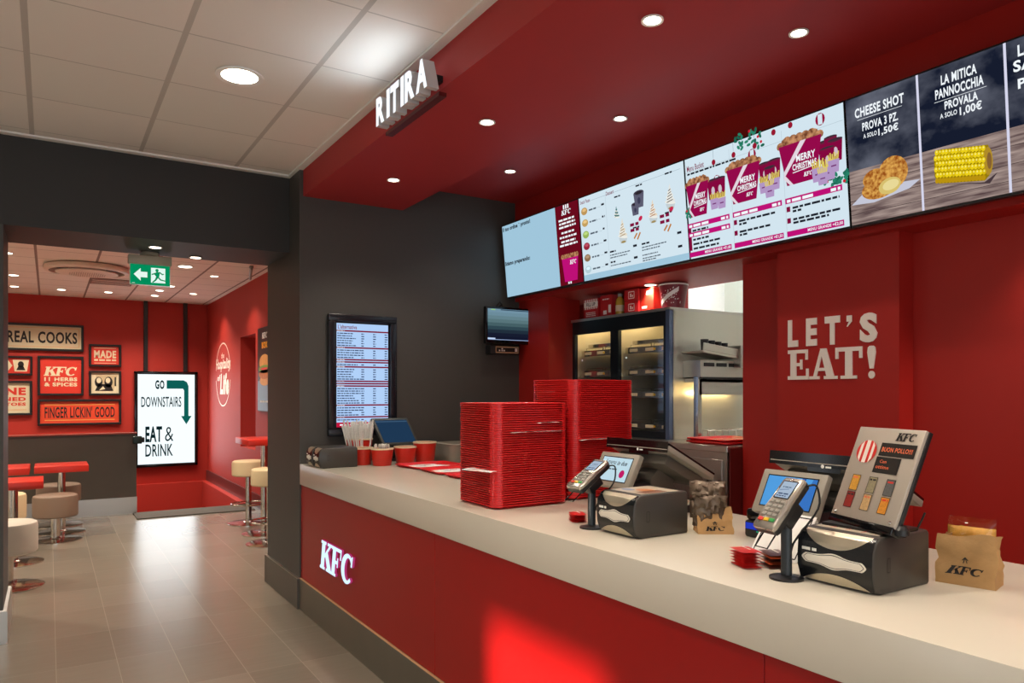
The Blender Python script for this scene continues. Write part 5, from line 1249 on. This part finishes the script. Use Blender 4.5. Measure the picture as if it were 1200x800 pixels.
# right wall logo, poster
t = thing('wall_decal', 'white oval script emblem painted on the red right wall', 'wall decal', (2.355, 12.4, 1.3))
fr = FX(2.36, 12.98, 1.32); W, H = 1.14, 1.0
b = B().on(fr, .002, .001)
b.line(arc(W / 2, H / 2, W / 2, H / 2, 8, 172, 36), .022, OFFW).line(arc(W / 2, H / 2, W / 2, H / 2, 190, 350, 36), .022, OFFW)
b.build('ring', t, smooth=0)
b = B().on(fr, .002, .001); b.txt('the', W * .38, H * .76, W * .2, H * .09, OFFW, .02, .2).txt('Hospitality', W * -.02, H * .54, W * 1.0, H * .22, OFFW, .03, .25).txt('of', W * .1, H * .40, W * .2, H * .10, OFFW, .03, .2).txt('Life', W * .30, H * .18, W * .58, H * .34, OFFW, .05, .2); b.build('lettering', t, smooth=0)
t = thing('burger_poster', 'tall burger poster on the red wall beside the dark column', 'poster', (2.35, 9.6, 1.29))
B().rbox(2.335, 9.25, 1.29, 2.36, 10.0, 2.375, BLACK, .003, 1).build('board', t)
b = B().on(FX(2.335, 9.99, 1.30), .0006, .001); W, H = .73, 1.065
b.rect(0, 0, W, H, M('poster_dark', (40, 34, 36), .4)); b.lay(); b.rect(0, 0, W, H * .36, M('poster_slate', (104, 124, 146), .4)); b.lay()
b.slab('KFC', W * .32, H * .87, W * .36, H * .07, WHITE, shear=.2).txt('BOX', W * .3, H * .75, W * .4, H * .08, M('poster_amber', (236, 160, 40), .4), .04); b.lay()
BUN = M('bun', (214, 150, 80), .5, vary=.3, scale=20)
b.ell(W * .5, H * .58, W * .36, H * .10, BUN, 20).ell(W * .5, H * .36, W * .34, H * .06, BUN, 20); b.lay(); b.ell(W * .5, H * .50, W * .4, H * .05, M('lettuce', (120, 160, 60), .5), 18).ell(W * .5, H * .44, W * .39, H * .06, M('fried_chicken', (196, 110, 40), .5, vary=.4, scale=30), 18); b.lay(); b.ell(W * .5, H * .505, W * .3, H * .015, M('tomato', (200, 50, 40), .5), 16); b.ticks(W * .2, H * .1, W * .6, .03, WHITE, 2)
b.build('print', t, smooth=0)
# tables and stools
def table_base(t, x, y, h):
    B().lathe([(.235, 0), (.235, .008), (.20, .014), (.06, .02), (.045, .03)], (x, y, 0), STEELS, 36).build('base', t)
    B().lathe([(.038, .02), (.038, h)], (x, y, 0), STEELS, 20).build('pole', t)
def table(label, cx, cy, w, d, h, th, bx=None, by=None):
    t = thing('pedestal_table', label, 'table', (bx or cx, by or cy, 0), 'red pedestal tables')
    table_base(t, bx or cx, by or cy, h - th)
    B().rbox(cx - w / 2, cy - d / 2, h - th, cx + w / 2, cy + d / 2, h, REDTOP, .006, 2).build('tabletop', t)
table('red square pedestal table beside the dark half wall, right of its twin', .12, 9.48, .50, .52, .745, .07)
table('red pedestal table by the half wall, cut off by the dark post', -.47, 9.45, .60, .60, .745, .07)
table('nearest red pedestal table at the left, cut off by the dark post', -.36, 8.0, .64, .48, .745, .07, -.27, 7.97)
t = thing('high_table', 'red high table fixed to the far right wall', 'table', (1.99, 8.2, 0))
table_base(t, 1.985, 8.2, .975); B().rbox(1.745, 7.88, .975, 2.335, 8.5, 1.04, REDTOP, .006, 2).build('tabletop', t); B().rbox(2.26, 8.43, .60, 2.335, 8.5, .975, REDTOP, .004, 1).build('wall_support', t)
def stool(label, x, y, top, th, r, m, br, ring=0.0, group='low round stools'):
    t = thing('bar_stool' if ring else 'round_stool', label, 'stool', (x, y, 0), group)
    B().lathe([(br, 0), (br, .008), (br * .9, .014), (.06, .02), (.05, .03)], (x, y, 0), STEELS, 36).build('base', t)
    B().lathe([(.042 if not ring else .034, .02), (.042 if not ring else .034, top - th)], (x, y, 0), STEELS, 20).build('pole', t)
    B().lathe([(r * .96, 0), (r, .012), (r, th - .03), (r * .97, th - .01), (r * .88, th)], (x, y, top - th), m, 36).build('seat', t)
    if ring:
        q = [(x + .19 * math.cos(2 * math.pi * k / 28), y + .19 * math.sin(2 * math.pi * k / 28), ring) for k in range(28)]
        b = B().tube(q, .011, STEELS, 8, closed=True).tube([(x - .185, y, ring), (x + .185, y, ring)], .008, STEELS, 6); b.build('foot_ring', t)
stool('brown round stool in front of the right hand red table', .06, 8.98, .475, .225, .205, BROWNF, .245)
stool('brown round stool behind the red table, against the half wall', .10, 10.0, .475, .20, .225, BROWNF, .245)
stool('white round stool nearest the camera, cut off by the dark post', -.275, 7.0, .515, .24, .205, WHITEF, .25)
stool('cream round stool between the left tables, partly behind the post', -.38, 8.56, .56, .24, .20, CREAMF, .25)
stool('cream bar stool beyond the high red table', 1.985, 8.95, .735, .175, .185, CREAMF, .235, .23, 'cream bar stools')
stool('cream bar stool nearest the dark column, in front of high table', 1.90, 7.62, .765, .17, .185, CREAMF, .235, .23, 'cream bar stools')
